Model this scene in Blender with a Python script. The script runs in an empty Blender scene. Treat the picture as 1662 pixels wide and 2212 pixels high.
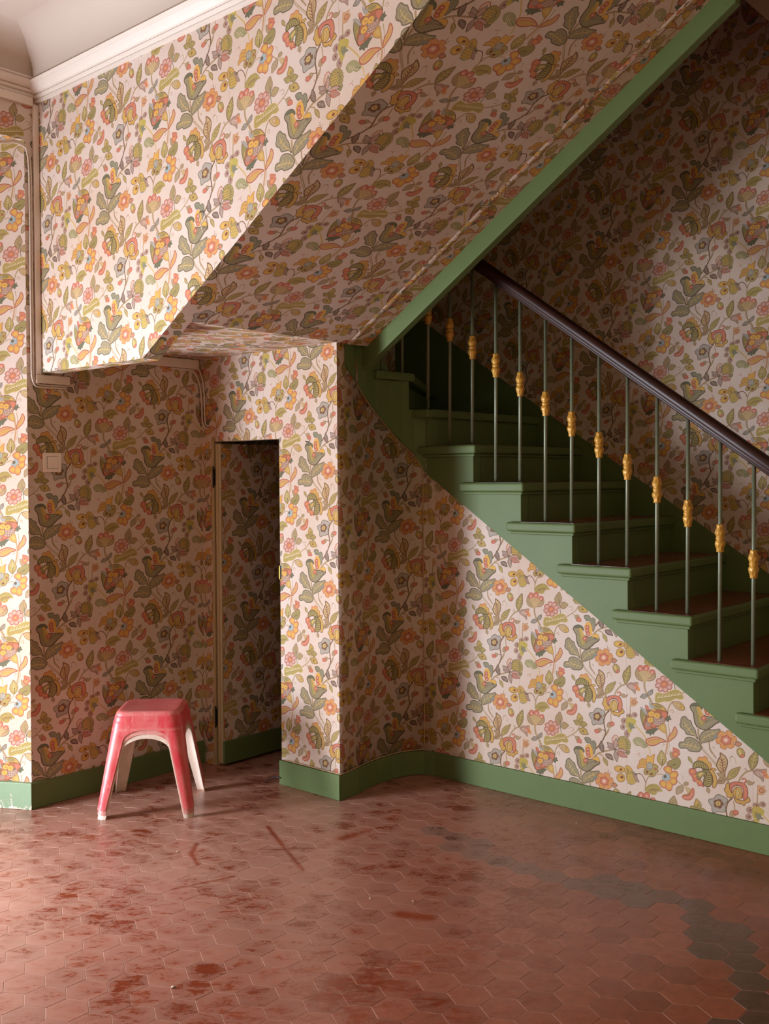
import bpy, bmesh, math, random
import numpy as np
from mathutils import Vector, Matrix
random.seed(7)
SC_ = bpy.context.scene
COL = SC_.collection
# ------------------------------------------------------------------ camera
CAM = Vector((4.2215, -2.6628, 1.48))
YAW, TILT, ROLL, FPX, SHY = math.radians(41.3093), math.radians(0.7754), math.radians(-0.4148), 2201.6494, -44.3423
W_, H_ = 1662, 2212
_fw = Vector((-math.sin(YAW) * math.cos(TILT), math.cos(YAW) * math.cos(TILT), -math.sin(TILT)))
_rt = Vector((math.cos(YAW), math.sin(YAW), 0)); _up = _rt.cross(_fw)
RT = _rt * math.cos(ROLL) + _up * math.sin(ROLL); UP = _up * math.cos(ROLL) - _rt * math.sin(ROLL); FW = _fw
cd = bpy.data.cameras.new('camera'); cam = bpy.data.objects.new('camera', cd); COL.objects.link(cam)
M = Matrix.Identity(4)
for i in range(3):
    M[i][0] = RT[i]; M[i][1] = UP[i]; M[i][2] = -FW[i]; M[i][3] = CAM[i]
cam.matrix_world = M
cd.sensor_fit = 'HORIZONTAL'; cd.sensor_width = 36.0
cd.lens = FPX / W_ * 36.0
cd.shift_y = SHY / W_
cd.clip_start = 0.05
SC_.camera = cam
def project(P):
    v = Vector(P) - CAM; z = v.dot(FW)
    return W_ / 2 + FPX * v.dot(RT) / z, H_ / 2 + SHY - FPX * v.dot(UP) / z, z
# ------------------------------------------------------------------ sky, daylight, exposure
wd = bpy.data.worlds.new('sky'); SC_.world = wd; wd.use_nodes = True
bg = wd.node_tree.nodes['Background']; bg.inputs[0].default_value = (0.68, 0.82, 1.0, 1); bg.inputs[1].default_value = 9.0
def area(name, loc, direction, sx, sy, power, col):
    l = bpy.data.lights.new(name, 'AREA'); l.shape = 'RECTANGLE'; l.size = sx; l.size_y = sy; l.energy = power; l.color = col
    o = bpy.data.objects.new(name, l); COL.objects.link(o); o.location = loc
    o.rotation_euler = Vector(direction).to_track_quat('-Z', 'Z').to_euler(); return o
area('daylight_entrance', (-0.72, -2.02, 0.90), (0.8, 0.6, 0.0), 0.75, 1.55, 322, (0.80, 0.90, 1.0))
po = area('sky_portal', (-0.53, -1.95, 1.16), (1, 0, 0), 0.94, 2.32, 1, (1, 1, 1)); po.data.cycles.is_portal = True
vs = SC_.view_settings
SC_.display_settings.display_device = 'sRGB'
vs.view_transform = 'Standard'; vs.look = 'None'; vs.gamma = 1.0; vs.use_curve_mapping = False; vs.exposure = 0.0
SC_.cycles.max_bounces = 10; SC_.cycles.diffuse_bounces = 6
try: SC_.cycles.use_denoising = True
except Exception: pass
# ------------------------------------------------------------------ helpers
def lin(c):
    return tuple(((x / 255) / 12.92 if x / 255 <= .04045 else ((x / 255 + .055) / 1.055) ** 2.4) for x in c) + (1.0,)
def mesh_obj(name, bm, mat=None, parent=None, smooth=False):
    me = bpy.data.meshes.new(name); bm.normal_update(); bm.to_mesh(me); bm.free()
    if mat is not None: me.materials.append(mat)
    if smooth:
        for p in me.polygons: p.use_smooth = True
    o = bpy.data.objects.new(name, me); COL.objects.link(o)
    if parent is not None: o.parent = parent
    return o
def structure(o): o['kind'] = 'structure'; return o
def thing(name, label, cat, loc=(0, 0, 0), rz=0, group=None):
    o = bpy.data.objects.new(name, None); COL.objects.link(o); o.location = loc; o.rotation_euler = (0, 0, rz)
    o.empty_display_size = .05
    return tag(o, label, cat, group)
def tag(o, label, cat, group=None):
    o['label'] = label; o['category'] = cat
    if group: o['group'] = group
    return o
def bm_box(bm, a, b):
    v = [bm.verts.new((x, y, z)) for z in (a[2], b[2]) for y in (a[1], b[1]) for x in (a[0], b[0])]
    for f in ((0, 2, 3, 1), (4, 5, 7, 6), (0, 1, 5, 4), (2, 6, 7, 3), (0, 4, 6, 2), (1, 3, 7, 5)): bm.faces.new([v[i] for i in f])
    return bm
def box(a, b):
    return bm_box(bmesh.new(), a, b)
def bm_prism(bm, pts, ax, lo, hi):
    """extrude a 2-D outline (drawn in the plane across axis ax) from lo to hi"""
    def P(p, t): return {'x': (t, p[0], p[1]), 'y': (p[0], t, p[1]), 'z': (p[0], p[1], t)}[ax]
    A = [bm.verts.new(P(p, lo)) for p in pts]; B = [bm.verts.new(P(p, hi)) for p in pts]
    n = len(pts)
    fs = [bm.faces.new(A), bm.faces.new(B[::-1])]
    for i in range(n):
        j = (i + 1) % n
        fs.append(bm.faces.new((A[j], A[i], B[i], B[j])))
    bmesh.ops.recalc_face_normals(bm, faces=fs)
    return bm
def prism(pts, ax, lo, hi): return bm_prism(bmesh.new(), pts, ax, lo, hi)
def bm_tube(bm, path, r, seg=8, cap=True):
    path = [Vector(p) for p in path]; rings = []; prev = None
    for i, p in enumerate(path):
        d = (path[min(i + 1, len(path) - 1)] - path[max(i - 1, 0)]).normalized()
        if prev is None:
            u = d.orthogonal().normalized()
        else:
            u = (prev - d * prev.dot(d)).normalized()
        prev = u; w = d.cross(u)
        rings.append([bm.verts.new(p + (u * math.cos(2 * math.pi * k / seg) + w * math.sin(2 * math.pi * k / seg)) * r) for k in range(seg)])
    for a, b in zip(rings[:-1], rings[1:]):
        for k in range(seg):
            bm.faces.new((a[k], a[(k + 1) % seg], b[(k + 1) % seg], b[k]))
    if cap: bm.faces.new(rings[0][::-1]); bm.faces.new(rings[-1])
    return bm
def tube(path, r, seg=8): return bm_tube(bmesh.new(), path, r, seg)
def spline(pts, n=6):
    p = [Vector(q) for q in pts]; e = [p[0] * 2 - p[1]] + p + [p[-1] * 2 - p[-2]]; o = []
    for a, b, c, d in zip(e[:-3], e[1:-2], e[2:-1], e[3:]):
        for k in range(n):
            t = k / n
            o.append(.5 * (2 * b + (c - a) * t + (2 * a - 5 * b + 4 * c - d) * t * t + (3 * b - a - 3 * c + d) * t ** 3))
    return o + [p[-1]]
def bevel(o, w, seg=2, ang=35):
    m = o.modifiers.new('bevel', 'BEVEL'); m.width = w; m.segments = seg; m.limit_method = 'ANGLE'; m.angle_limit = math.radians(ang)
    return o
def uv_paper(o, offs):
    """lay the wallpaper on every face: offs(normal, centre) -> (s0, z0, repeat width, repeat height)"""
    me = o.data; uv = me.uv_layers.new(name='paper')
    for p in me.polygons:
        n = p.normal
        if abs(n.z) > .95:
            sd, td = Vector((0, 1, 0)), Vector((1, 0, 0))
        else:
            t = Vector((0, 0, 1)) - n * n.z; td = t.normalized(); sd = td.cross(n)
            if abs(sd.y) > .9 and abs(n.z) > .3: sd = Vector((0, 1, 0))
        s0, z0, w, h = offs(n, p.center)
        for li in p.loop_indices:
            v = me.vertices[me.loops[li].vertex_index].co
            uv.data[li].uv = ((v.dot(sd) - s0) / w / 2 + .25, (v.dot(td) - z0) / h + .5)
    return o
# ------------------------------------------------------------------ materials
def new_mat(name):
    m = bpy.data.materials.new(name); m.use_nodes = True
    nt = m.node_tree; b = nt.nodes['Principled BSDF']
    return m, nt, nt.nodes, nt.links, b
def nd(N, t, **k):
    n = N.new(t)
    for a, v in k.items(): setattr(n, a, v)
    return n
def noise(N, L, scale, detail=4, rough=.55, vec=None, dist=0):
    n = N.new('ShaderNodeTexNoise'); n.inputs['Scale'].default_value = scale; n.inputs['Detail'].default_value = detail
    n.inputs['Roughness'].default_value = rough; n.inputs['Distortion'].default_value = dist
    if vec is not None: L.new(vec, n.inputs['Vector'])
    return n.outputs['Fac']
def ramp(N, L, fac, stops):
    r = N.new('ShaderNodeValToRGB'); e = r.color_ramp.elements
    while len(e) < len(stops): e.new(.5)
    for q, (p, c) in zip(e, stops):
        q.position = p; q.color = c if isinstance(c, tuple) else (c, c, c, 1)
    L.new(fac, r.inputs[0]); return r.outputs[0]
def mix(N, L, fac, a, b, mode='MIX'):
    m = N.new('ShaderNodeMix'); m.data_type = 'RGBA'; m.blend_type = mode
    for s, v in ((m.inputs[0], fac), (m.inputs[6], a), (m.inputs[7], b)):
        if hasattr(v, 'links'): L.new(v, s)
        else: s.default_value = v
    return m.outputs[2]
def bump(N, L, b, h, strength, dist=.002):
    n = N.new('ShaderNodeBump'); n.inputs['Strength'].default_value = strength; n.inputs['Distance'].default_value = dist
    L.new(h, n.inputs['Height']); L.new(n.outputs[0], b.inputs['Normal'])
def objco(N): return N.new('ShaderNodeTexCoord').outputs['Object']
def poscoord(N): return N.new('ShaderNodeNewGeometry').outputs['Position']
def mapping(N, L, vec, scale, rot=(0, 0, 0)):
    m = N.new('ShaderNodeMapping'); m.inputs['Scale'].default_value = scale; m.inputs['Rotation'].default_value = rot
    L.new(vec, m.inputs['Vector']); return m.outputs[0]
def simple(name, c, rough=.6, var=.08, scale=6, metal=0, bumpk=.1, bscale=60):
    m, nt, N, L, b = new_mat(name)
    p = poscoord(N)
    f = noise(N, L, scale, 5, .6, p)
    lo = tuple(x * (1 - var * 2) for x in lin(c)[:3]) + (1,); hi = tuple(min(1, x * (1 + var * 2)) for x in lin(c)[:3]) + (1,)
    L.new(mix(N, L, f, lo, hi), b.inputs['Base Color'])
    b.inputs['Roughness'].default_value = rough; b.inputs['Metallic'].default_value = metal
    if bumpk: bump(N, L, b, noise(N, L, bscale, 3, .5, p), bumpk)
    return m
# --- wallpaper print: the repeat is drawn here, shape by shape, into a generated image
PAL=dict(paper=(208,189,179),tan=(160,136,102),sand=(188,160,114),olive=(138,125,76),oliv2=(160,142,80),yel2=(194,165,98),yel=(208,162,72),
 must=(192,150,76),orng=(204,140,80),peach=(180,138,98),pele=(198,146,104),corl=(190,110,88),brick=(152,80,62),bror=(158,96,66),mar=(112,66,50),
 brown=(108,78,54),brown2=(130,102,72),dbrown=(80,66,46),dgrey=(96,86,66),ggrey=(138,127,100),lgrey=(168,154,126),lgr2=(160,153,146),bgrey=(124,128,124),
 bgreen=(120,121,100),dgreen=(92,95,73),dmau=(116,92,80),mauv=(158,127,117),mpnk=(186,142,132),pink=(206,157,141),pale=(220,196,168),lgre=(150,146,106),blue=(150,166,174),ygre=(176,158,74))
TW,TH=547.0,540.0
def smooth(p,closed,n=4):
    p=np.asarray(p,float); m=len(p)
    if m<3: return p
    if closed: a,b,c,d=np.roll(p,1,0),p,np.roll(p,-1,0),np.roll(p,-2,0)
    else:
        e=np.vstack([2*p[0]-p[1],p,2*p[-1]-p[-2]]); a,b,c,d=e[:-3],e[1:-2],e[2:-1],e[3:]
    o=[]
    for k in range(n):
        t=k/n
        o.append(.5*(2*b+(c-a)*t+(2*a-5*b+4*c-d)*t*t+(3*b-a-3*c+d)*t**3))
    q=np.stack(o,1).reshape(-1,2)
    return q if closed else np.vstack([q,p[-1:]])
def wallpaper(motif,pal,R=3.0):
    w,h=int(round(TW*R/2))*2,int(round(TH*R/4))*4
    img=np.empty((h,w,3),np.float32); img[:]=np.array(pal['paper'])/255; tones=list(pal.values())
    ox,oz=TW*.5,TH*.5
    def paste(mask,x0,y0,col):
        mh,mw=mask.shape
        for i in (-2,-1,0,1,2):
            for j in (-2,-1,0,1,2):
                X=x0+i*w; Y=y0+i*(h//2)+j*h
                a,b=max(X,0),min(X+mw,w); c,d=max(Y,0),min(Y+mh,h)
                if a<b and c<d:
                    img[c:d,a:b][mask[c-Y:d-Y,a-X:b-X]]=col
    for line in motif.split('\n'):
        nums=np.array(line.split(),float)
        kind,wd,v=int(nums[0]),nums[2],nums[3:].reshape(-1,2)/2
        col=(np.array(tones[int(nums[1])],np.float32)*.88+np.array(tones[0],np.float32)*.12)/255
        P=np.stack([(v[:,0]+ox)*R,(v[:,1]+oz)*R],1)
        P=smooth(P,kind!=1)
        pad=wd*R/2+2 if kind else 1
        lo=np.floor(P.min(0)-pad).astype(int); hi=np.ceil(P.max(0)+pad).astype(int)
        xs=np.arange(lo[0],hi[0])+.5; ys=np.arange(lo[1],hi[1])+.5
        if kind==0:
            mask=np.zeros((len(ys),len(xs)),bool)
            A=P;B=np.roll(P,-1,0)
            for (ax,ay),(bx,by) in zip(A,B):
                if ay==by: continue
                r=(ys>=min(ay,by))&(ys<max(ay,by))
                if not r.any(): continue
                xi=ax+(ys[r]-ay)*(bx-ax)/(by-ay)
                mask[r]^=xs[None,:]>xi[:,None]
        else:
            if kind==2: P=np.vstack([P,P[:1]])
            mask=np.zeros((len(ys),len(xs)),bool); rr=max(wd*R/2,.8)
            for (ax,ay),(bx,by) in zip(P[:-1],P[1:]):
                i0=max(int(min(ax,bx)-rr-lo[0])-1,0);i1=int(max(ax,bx)+rr-lo[0])+2
                j0=max(int(min(ay,by)-rr-lo[1])-1,0);j1=int(max(ay,by)+rr-lo[1])+2
                X=xs[i0:i1][None,:]-ax;Y=ys[j0:j1][:,None]-ay;dx,dy=bx-ax,by-ay
                L=dx*dx+dy*dy+1e-9;t=np.clip((X*dx+Y*dy)/L,0,1)
                mask[j0:j1,i0:i1]|=((X-t*dx)**2+(Y-t*dy)**2)<rr*rr
        paste(mask,lo[0],lo[1],col)
    img=img.reshape(h//2,2,w//2,2,3).mean((1,3))
    return img

MOTIF = '''1 1 8.84 1963 47 1966 -1 1979 -58 1997 -100 2031 -139 2074 -179 2111 -214 2144 -255 2183 -294 2213 -336
1 0 2.72 2000 -102 2031 -140 2074 -181 2108 -213
1 1 6.12 2056 -34 2062 -92 2086 -129 2111 -160
1 16 1.7 2053 -40 2057 -96 2080 -133
1 1 8.16 1118 219 1127 191
1 1 6.8 1208 231 1228 269 1266 311 1317 335
1 15 5.78 1150 78 1124 51 1107 13 1102 -34 1111 -79 1116 -125 1098 -169 1070 -215 1027 -269
1 1 4.76 1164 57 1170 23 1172 -12
1 1 4.08 1152 -73 1136 -111 1119 -142
1 15 2.72 1110 -97 1077 -94
1 1 6.8 -91 194 -37 237 24 263 108 293
1 16 1.7 -83 207 -33 244 25 268 100 294
1 1 4.76 -37 229 -6 217 5 199
1 15 3.4 307 115 351 127 381 105 399 68 401 41
1 1 5.1 445 132 416 95 401 41 397 -9
1 1 3.4 495 144 545 161 573 150
1 1 3.06 552 232 538 206 509 178
1 9 7.48 585 533 596 480 599 426 588 358 579 327
1 1 2.04 618 434 613 385 598 335
1 3 2.38 609 590 617 537 615 494
1 1 5.44 602 674 611 723 639 774 678 785
1 1 4.76 262 623 261 666 264 703
1 5 5.78 291 548 339 507 385 463 405 434
1 5 4.42 421 381 439 352 444 310
1 1 3.74 691 127 733 104 774 123
1 1 10.2 396 -144 395 -200 410 -247 430 -280 459 -331
1 0 2.04 403 -162 405 -204 417 -246
1 1 4.42 863 -96 830 -149 784 -185 736 -215
1 1 3.06 781 -186 811 -194 821 -210
0 19 0 1838 135 1815 111 1812 77 1804 61 1815 38 1844 22 1859 -6 1901 -11 1932 -12 1960 -35 1945 8 1935 42 1913 69 1901 103 1876 114 1857 132
2 18 3.4 1838 135 1815 111 1812 77 1804 61 1815 38 1844 22 1859 -6 1901 -11 1932 -12 1960 -35 1945 8 1935 42 1913 69 1901 103 1876 114 1857 132
2 20 1.36 1844 118 1828 104 1825 73 1831 47 1856 30 1872 5 1907 -1 1932 -3 1929 29 1907 62 1891 92 1866 106
1 5 3.06 1844 94 1857 60 1882 34 1913 9 1944 -16
1 5 2.38 1857 60 1844 52
1 5 2.38 1857 60 1872 77
1 5 2.38 1882 34 1869 20
1 5 2.38 1882 34 1894 54
1 5 2.38 1913 9 1901 -2
0 19 0 1985 -60 1974 -23 1987 15 2013 43 2050 59 2093 64 2145 78 2139 45 2120 24 2132 3 2096 -11 2081 -27 2056 -34 2031 -47 2007 -55
2 18 3.06 1985 -60 1974 -23 1987 15 2013 43 2050 59 2093 64 2145 78 2139 45 2120 24 2132 3 2096 -11 2081 -27 2056 -34 2031 -47 2007 -55
1 5 2.72 1991 -44 2013 -17 2050 13 2081 30 2117 56
1 20 1.36 1985 -22 2001 11 2032 37 2093 52
1 5 2.38 2013 -17 2013 7
1 5 2.38 2050 13 2044 33
1 5 2.38 2050 13 2068 -2
1 5 2.38 2081 30 2105 28
1 5 2.38 2081 30 2081 50
0 22 0 2093 14 2117 21 2129 2 2096 -9
0 19 0 1982 -118 1963 -136 1919 -142 1884 -141 1862 -125 1811 -132 1795 -113 1805 -84 1842 -75 1850 -50 1875 -32 1919 -32 1957 -50 1979 -76 1989 -101
2 18 3.74 1982 -118 1963 -136 1919 -142 1884 -141 1862 -125 1811 -132 1795 -113 1805 -84 1842 -75 1850 -50 1875 -32 1919 -32 1957 -50 1979 -76 1989 -101
2 20 1.36 1969 -111 1932 -129 1888 -131 1865 -115 1818 -120 1808 -105 1850 -83 1859 -54 1882 -42 1919 -41 1951 -60 1972 -83
1 5 3.06 1818 -100 1869 -95 1919 -98 1969 -108
1 5 2.38 1843 -98 1831 -86
1 5 2.38 1869 -95 1878 -69
1 5 2.38 1869 -95 1862 -111
1 5 2.38 1900 -96 1913 -69
1 5 2.38 1900 -96 1888 -119
1 5 2.38 1938 -101 1941 -80
1 5 2.38 1938 -101 1925 -121
0 23 0 909 -196 936 -185 966 -192 977 -214 997 -204 1019 -219 1023 -259 1012 -303 999 -325 990 -294 979 -255 963 -234 936 -236 921 -223
2 18 2.38 909 -196 936 -185 966 -192 977 -214 997 -204 1019 -219 1023 -259 1012 -303 999 -325 990 -294 979 -255 963 -234 936 -236 921 -223
1 20 1.36 933 -198 959 -211 983 -243 997 -293
1 20 1.36 999 -216 1006 -257 1001 -293
0 19 0 800 -316 811 -343 827 -364 833 -405 841 -445 861 -470 894 -486 935 -486 975 -464 1015 -427 1051 -403 1060 -388 1051 -372 1022 -383 995 -373 955 -377 915 -367 888 -348 875 -320 848 -304 824 -302
2 17 3.74 800 -316 811 -343 827 -364 833 -405 841 -445 861 -470 894 -486 935 -486 975 -464 1015 -427 1051 -403 1060 -388 1051 -372 1022 -383 995 -373 955 -377 915 -367 888 -348 875 -320 848 -304 824 -302
0 24 0 802 -309 821 -287 855 -278 889 -287 907 -312 899 -325 875 -307 848 -304
2 17 2.04 802 -309 821 -287 855 -278 889 -287 907 -312 899 -325 875 -307 848 -304
0 4 0 855 -309 882 -316 896 -352 912 -397 928 -424 911 -453 884 -464 861 -406 851 -354
1 18 2.04 848 -325 861 -376 871 -422 888 -464
1 18 1.7 928 -430 955 -410 995 -394 1041 -391
1 18 1.7 888 -470 908 -445 932 -423 962 -388
0 6 0 985 -363 1015 -343 1045 -344 1060 -368 1048 -381 1015 -374 992 -374
2 16 1.7 985 -363 1015 -343 1045 -344 1060 -368 1048 -381 1015 -374 992 -374
0 6 0 949 -245 929 -258 916 -284 915 -307 927 -347 955 -367 983 -355 992 -318 986 -283 971 -252
2 8 2.04 949 -245 929 -258 916 -284 915 -307 927 -347 955 -367 983 -355 992 -318 986 -283 971 -252
0 7 0 862 -305 889 -315 902 -345 915 -364 922 -389 895 -388 878 -343
0 11 0 960 -287 957 -297 948 -304 937 -306 928 -302 924 -293 928 -283 937 -275 948 -274 957 -278
2 12 2.72 960 -287 957 -297 948 -304 937 -306 928 -302 924 -293 928 -283 937 -275 948 -274 957 -278
0 28 0 949 -289 947 -293 942 -296 938 -295 936 -291 938 -286 942 -284 947 -285
0 11 0 959 -316 955 -326 946 -334 935 -336 926 -332 923 -323 926 -313 935 -305 947 -303 955 -308
2 12 2.72 959 -316 955 -326 946 -334 935 -336 926 -332 923 -323 926 -313 935 -305 947 -303 955 -308
0 28 0 948 -318 946 -323 941 -325 936 -325 934 -321 936 -316 941 -314 946 -315
0 11 0 967 -343 963 -353 954 -361 943 -363 934 -359 931 -350 934 -340 943 -332 954 -330 963 -335
2 12 2.72 967 -343 963 -353 954 -361 943 -363 934 -359 931 -350 934 -340 943 -332 954 -330 963 -335
0 28 0 955 -345 953 -350 949 -353 944 -352 942 -348 944 -343 949 -341 953 -342
0 11 0 936 -390 933 -401 922 -410 910 -412 900 -407 896 -397 900 -386 910 -378 923 -376 933 -380
2 12 2.72 936 -390 933 -401 922 -410 910 -412 900 -407 896 -397 900 -386 910 -378 923 -376 933 -380
0 28 0 923 -393 921 -397 916 -400 912 -399 910 -395 912 -390 916 -388 921 -389
1 12 1.7 901 -417 922 -422 942 -398
0 17 0 836 -363 835 -366 831 -368 828 -367 827 -364 828 -361 832 -359 835 -360
0 17 0 837 -377 835 -380 832 -382 828 -381 827 -379 828 -375 832 -373 835 -374
0 17 0 838 -391 836 -394 833 -396 830 -395 828 -392 830 -389 833 -387 836 -388
0 17 0 840 -405 838 -408 835 -410 832 -409 830 -406 832 -403 835 -401 838 -402
0 17 0 842 -418 841 -422 838 -423 834 -423 833 -420 834 -417 838 -415 841 -416
0 17 0 846 -432 845 -435 841 -437 838 -436 836 -434 838 -430 841 -428 845 -429
0 17 0 850 -445 849 -448 846 -450 842 -450 841 -447 842 -444 846 -442 849 -442
0 17 0 855 -458 854 -462 851 -463 847 -463 846 -460 847 -457 851 -455 854 -456
0 17 0 861 -471 860 -475 857 -477 853 -476 852 -473 853 -470 857 -468 860 -469
0 17 0 946 -483 945 -486 941 -488 938 -487 937 -484 938 -481 941 -479 945 -480
0 17 0 962 -468 960 -471 957 -473 954 -472 952 -470 954 -466 957 -465 960 -465
0 17 0 978 -454 976 -457 973 -459 970 -458 968 -455 970 -452 973 -450 976 -451
0 17 0 993 -440 992 -444 989 -445 985 -445 984 -442 985 -439 989 -437 992 -438
0 17 0 1009 -428 1008 -431 1004 -433 1001 -432 1000 -430 1001 -427 1004 -425 1008 -425
0 17 0 1025 -417 1023 -420 1020 -422 1017 -421 1015 -419 1017 -415 1020 -414 1023 -414
0 17 0 1040 -407 1039 -410 1036 -412 1032 -411 1031 -408 1032 -405 1036 -403 1039 -404
0 17 0 1056 -397 1054 -400 1051 -402 1048 -401 1047 -399 1048 -395 1051 -394 1054 -394
0 8 0 1164 527 1174 507 1159 487 1137 475 1115 485 1099 464 1075 464 1054 474 1055 497 1029 497 1019 517 1021 539 1044 553 1035 573 1049 593 1072 605 1094 595 1110 615 1134 615 1155 605 1153 582 1179 581 1189 562 1187 540
2 13 2.38 1164 527 1174 507 1159 487 1137 475 1115 485 1099 464 1075 464 1054 474 1055 497 1029 497 1019 517 1021 539 1044 553 1035 573 1049 593 1072 605 1094 595 1110 615 1134 615 1155 605 1153 582 1179 581 1189 562 1187 540
2 10 1.7 1153 529 1161 513 1149 496 1131 486 1113 495 1100 478 1080 478 1063 486 1064 505 1043 505 1035 521 1036 539 1055 550 1047 567 1059 583 1078 593 1096 585 1109 601 1129 601 1146 593 1144 574 1165 574 1173 558 1172 540
0 11 0 1136 535 1142 525 1136 515 1126 507 1114 510 1107 499 1094 497 1083 501 1081 512 1068 511 1061 520 1060 531 1070 539 1064 549 1070 560 1081 567 1092 565 1099 575 1112 577 1124 573 1126 562 1138 563 1145 554 1146 543
2 12 2.38 1136 535 1142 525 1136 515 1126 507 1114 510 1107 499 1094 497 1083 501 1081 512 1068 511 1061 520 1060 531 1070 539 1064 549 1070 560 1081 567 1092 565 1099 575 1112 577 1124 573 1126 562 1138 563 1145 554 1146 543
0 28 0 1123 541 1117 526 1101 518 1085 522 1079 536 1086 550 1101 558 1117 554
0 29 0 1112 539 1109 532 1101 528 1093 530 1090 537 1093 544 1101 548 1109 546
1 13 1.36 1138 516 1159 503
1 13 1.36 1095 497 1090 472
1 13 1.36 1060 520 1034 508
1 13 1.36 1068 561 1047 574
1 13 1.36 1111 579 1116 604
1 13 1.36 1146 557 1172 568
0 1 0 1176 517 1189 505 1200 501 1211 506 1221 515 1230 528 1218 537 1207 542 1196 542 1186 534
2 15 2.38 1176 517 1189 505 1200 501 1211 506 1221 515 1230 528 1218 537 1207 542 1196 542 1186 534
0 11 0 1187 519 1194 512 1201 509 1208 512 1214 518 1220 526 1213 531 1205 535 1199 535 1192 530
0 4 0 1252 469 1256 445 1247 426 1229 418 1209 424 1195 443 1191 467 1200 487 1218 495 1238 488
2 15 2.04 1252 469 1256 445 1247 426 1229 418 1209 424 1195 443 1191 467 1200 487 1218 495 1238 488
0 5 0 1225 463 1229 447 1225 438 1215 441 1206 454 1203 470 1207 479 1217 476
0 11 0 1250 435 1247 427 1239 422 1229 420 1221 424 1218 431 1221 439 1229 445 1239 446 1247 442
2 12 1.7 1250 435 1247 427 1239 422 1229 420 1221 424 1218 431 1221 439 1229 445 1239 446 1247 442
1 29 1.36 1210 475 1219 453 1225 436
1 16 1.7 1139 647 1146 619 1136 629
1 16 1.7 1165 629 1157 605
1 1 1.7 1135 367 1142 409 1171 406 1183 373 1182 361
1 1 1.7 1145 415 1158 419
1 16 1.7 988 467 1004 460 998 450
0 7 0 865 343 877 362 904 363 924 376 947 364 953 342 974 332 980 310 970 276 947 273 927 306 887 324 860 326
2 13 2.72 865 343 877 362 904 363 924 376 947 364 953 342 974 332 980 310 970 276 947 273 927 306 887 324 860 326
0 8 0 868 346 880 359 904 361 924 373 944 364 934 351 907 349 887 339
0 7 0 964 275 993 272 1018 235 1027 189 1013 142 989 137 993 191 985 237 957 261
2 15 2.72 964 275 993 272 1018 235 1027 189 1013 142 989 137 993 191 985 237 957 261
0 11 0 790 239 809 256 836 257 853 238 851 201 867 179 889 175 907 149 913 126 893 132 871 125 854 154 827 157 816 189 793 211
2 12 3.06 790 239 809 256 836 257 853 238 851 201 867 179 889 175 907 149 913 126 893 132 871 125 854 154 827 157 816 189 793 211
0 3 0 822 276 831 304 867 328 908 326 942 302 957 271 917 274 877 277 846 266 829 258
2 17 3.4 822 276 831 304 867 328 908 326 942 302 957 271 917 274 877 277 846 266 829 258
0 3 0 907 265 954 267 983 225 986 178 968 140 933 132 913 145 916 186 923 223 913 245
2 17 3.4 907 265 954 267 983 225 986 178 968 140 933 132 913 145 916 186 923 223 913 245
0 3 0 849 222 878 243 908 251 933 245 916 210 900 213 890 185 869 174 865 194 849 198
2 17 2.04 849 222 878 243 908 251 933 245 916 210 900 213 890 185 869 174 865 194 849 198
0 5 0 869 218 893 239 913 239 900 219 883 202
1 17 1.7 851 309 855 297 858 278
1 5 1.36 844 306 848 291 851 276
1 17 1.7 869 314 874 299 877 280
1 5 1.36 862 308 867 293 870 278
1 17 1.7 886 318 893 301 897 283
1 5 1.36 879 310 886 296 890 281
1 17 1.7 904 320 912 304 916 286
1 5 1.36 897 313 905 298 909 283
1 17 1.7 921 321 930 306 936 288
1 5 1.36 914 315 924 301 929 286
1 17 1.7 938 321 949 309 955 290
1 5 1.36 932 317 942 303 948 288
1 17 1.7 930 229 953 247 977 246
1 5 1.36 928 221 953 239 979 239
1 17 1.7 930 212 953 229 977 228
1 5 1.36 928 204 953 221 979 221
1 17 1.7 930 194 953 212 977 210
1 5 1.36 928 186 953 203 978 203
1 17 1.7 930 176 953 194 976 192
1 5 1.36 928 168 953 186 978 186
1 17 1.7 930 158 953 176 976 175
1 5 1.36 928 150 953 168 978 168
1 17 1.7 930 141 953 159 976 157
1 5 1.36 927 133 953 150 978 150
1 17 2.04 920 266 940 248 933 212 923 169
1 5 1.7 1007 245 1013 199 1003 157
1 5 1.7 941 349 967 311
0 8 0 827 229 820 222 812 221 808 227 811 236 818 243 826 244 829 238
0 8 0 851 197 843 190 835 189 832 194 834 203 841 210 849 211 853 206
0 8 0 871 158 863 151 856 150 852 155 854 164 861 171 869 172 873 167
0 8 0 894 152 887 145 879 144 875 149 878 158 885 165 893 166 897 161
0 1 0 946 125 938 112 937 102 941 93 950 87 961 81 966 93 969 104 967 113 960 121
2 16 1.7 946 125 938 112 937 102 941 93 950 87 961 81 966 93 969 104 967 113 960 121
0 3 0 782 350 781 335 784 322 793 313 804 305 818 299 817 313 814 326 808 337 798 345
2 16 1.7 782 350 781 335 784 322 793 313 804 305 818 299 817 313 814 326 808 337 798 345
1 5 1.36 785 346 793 335 803 319 812 307
1 5 1.09 791 337 788 330
1 5 1.09 791 337 799 337
1 5 1.09 798 327 794 317
1 5 1.09 798 327 809 327
1 5 1.09 804 318 800 309
1 5 1.09 804 318 815 318
0 7 0 977 283 994 294 1020 288 1013 276 990 271
2 15 2.04 977 283 994 294 1020 288 1013 276 990 271
0 2 0 1054 426 1074 418 1098 402 1113 373 1109 329 1095 292 1089 248 1066 265 1038 291 1025 324 1037 367 1055 397
2 15 4.42 1054 426 1074 418 1098 402 1113 373 1109 329 1095 292 1089 248 1066 265 1038 291 1025 324 1037 367 1055 397
1 14 3.06 1065 388 1073 336 1080 267
1 14 2.38 1069 367 1093 387
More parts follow.
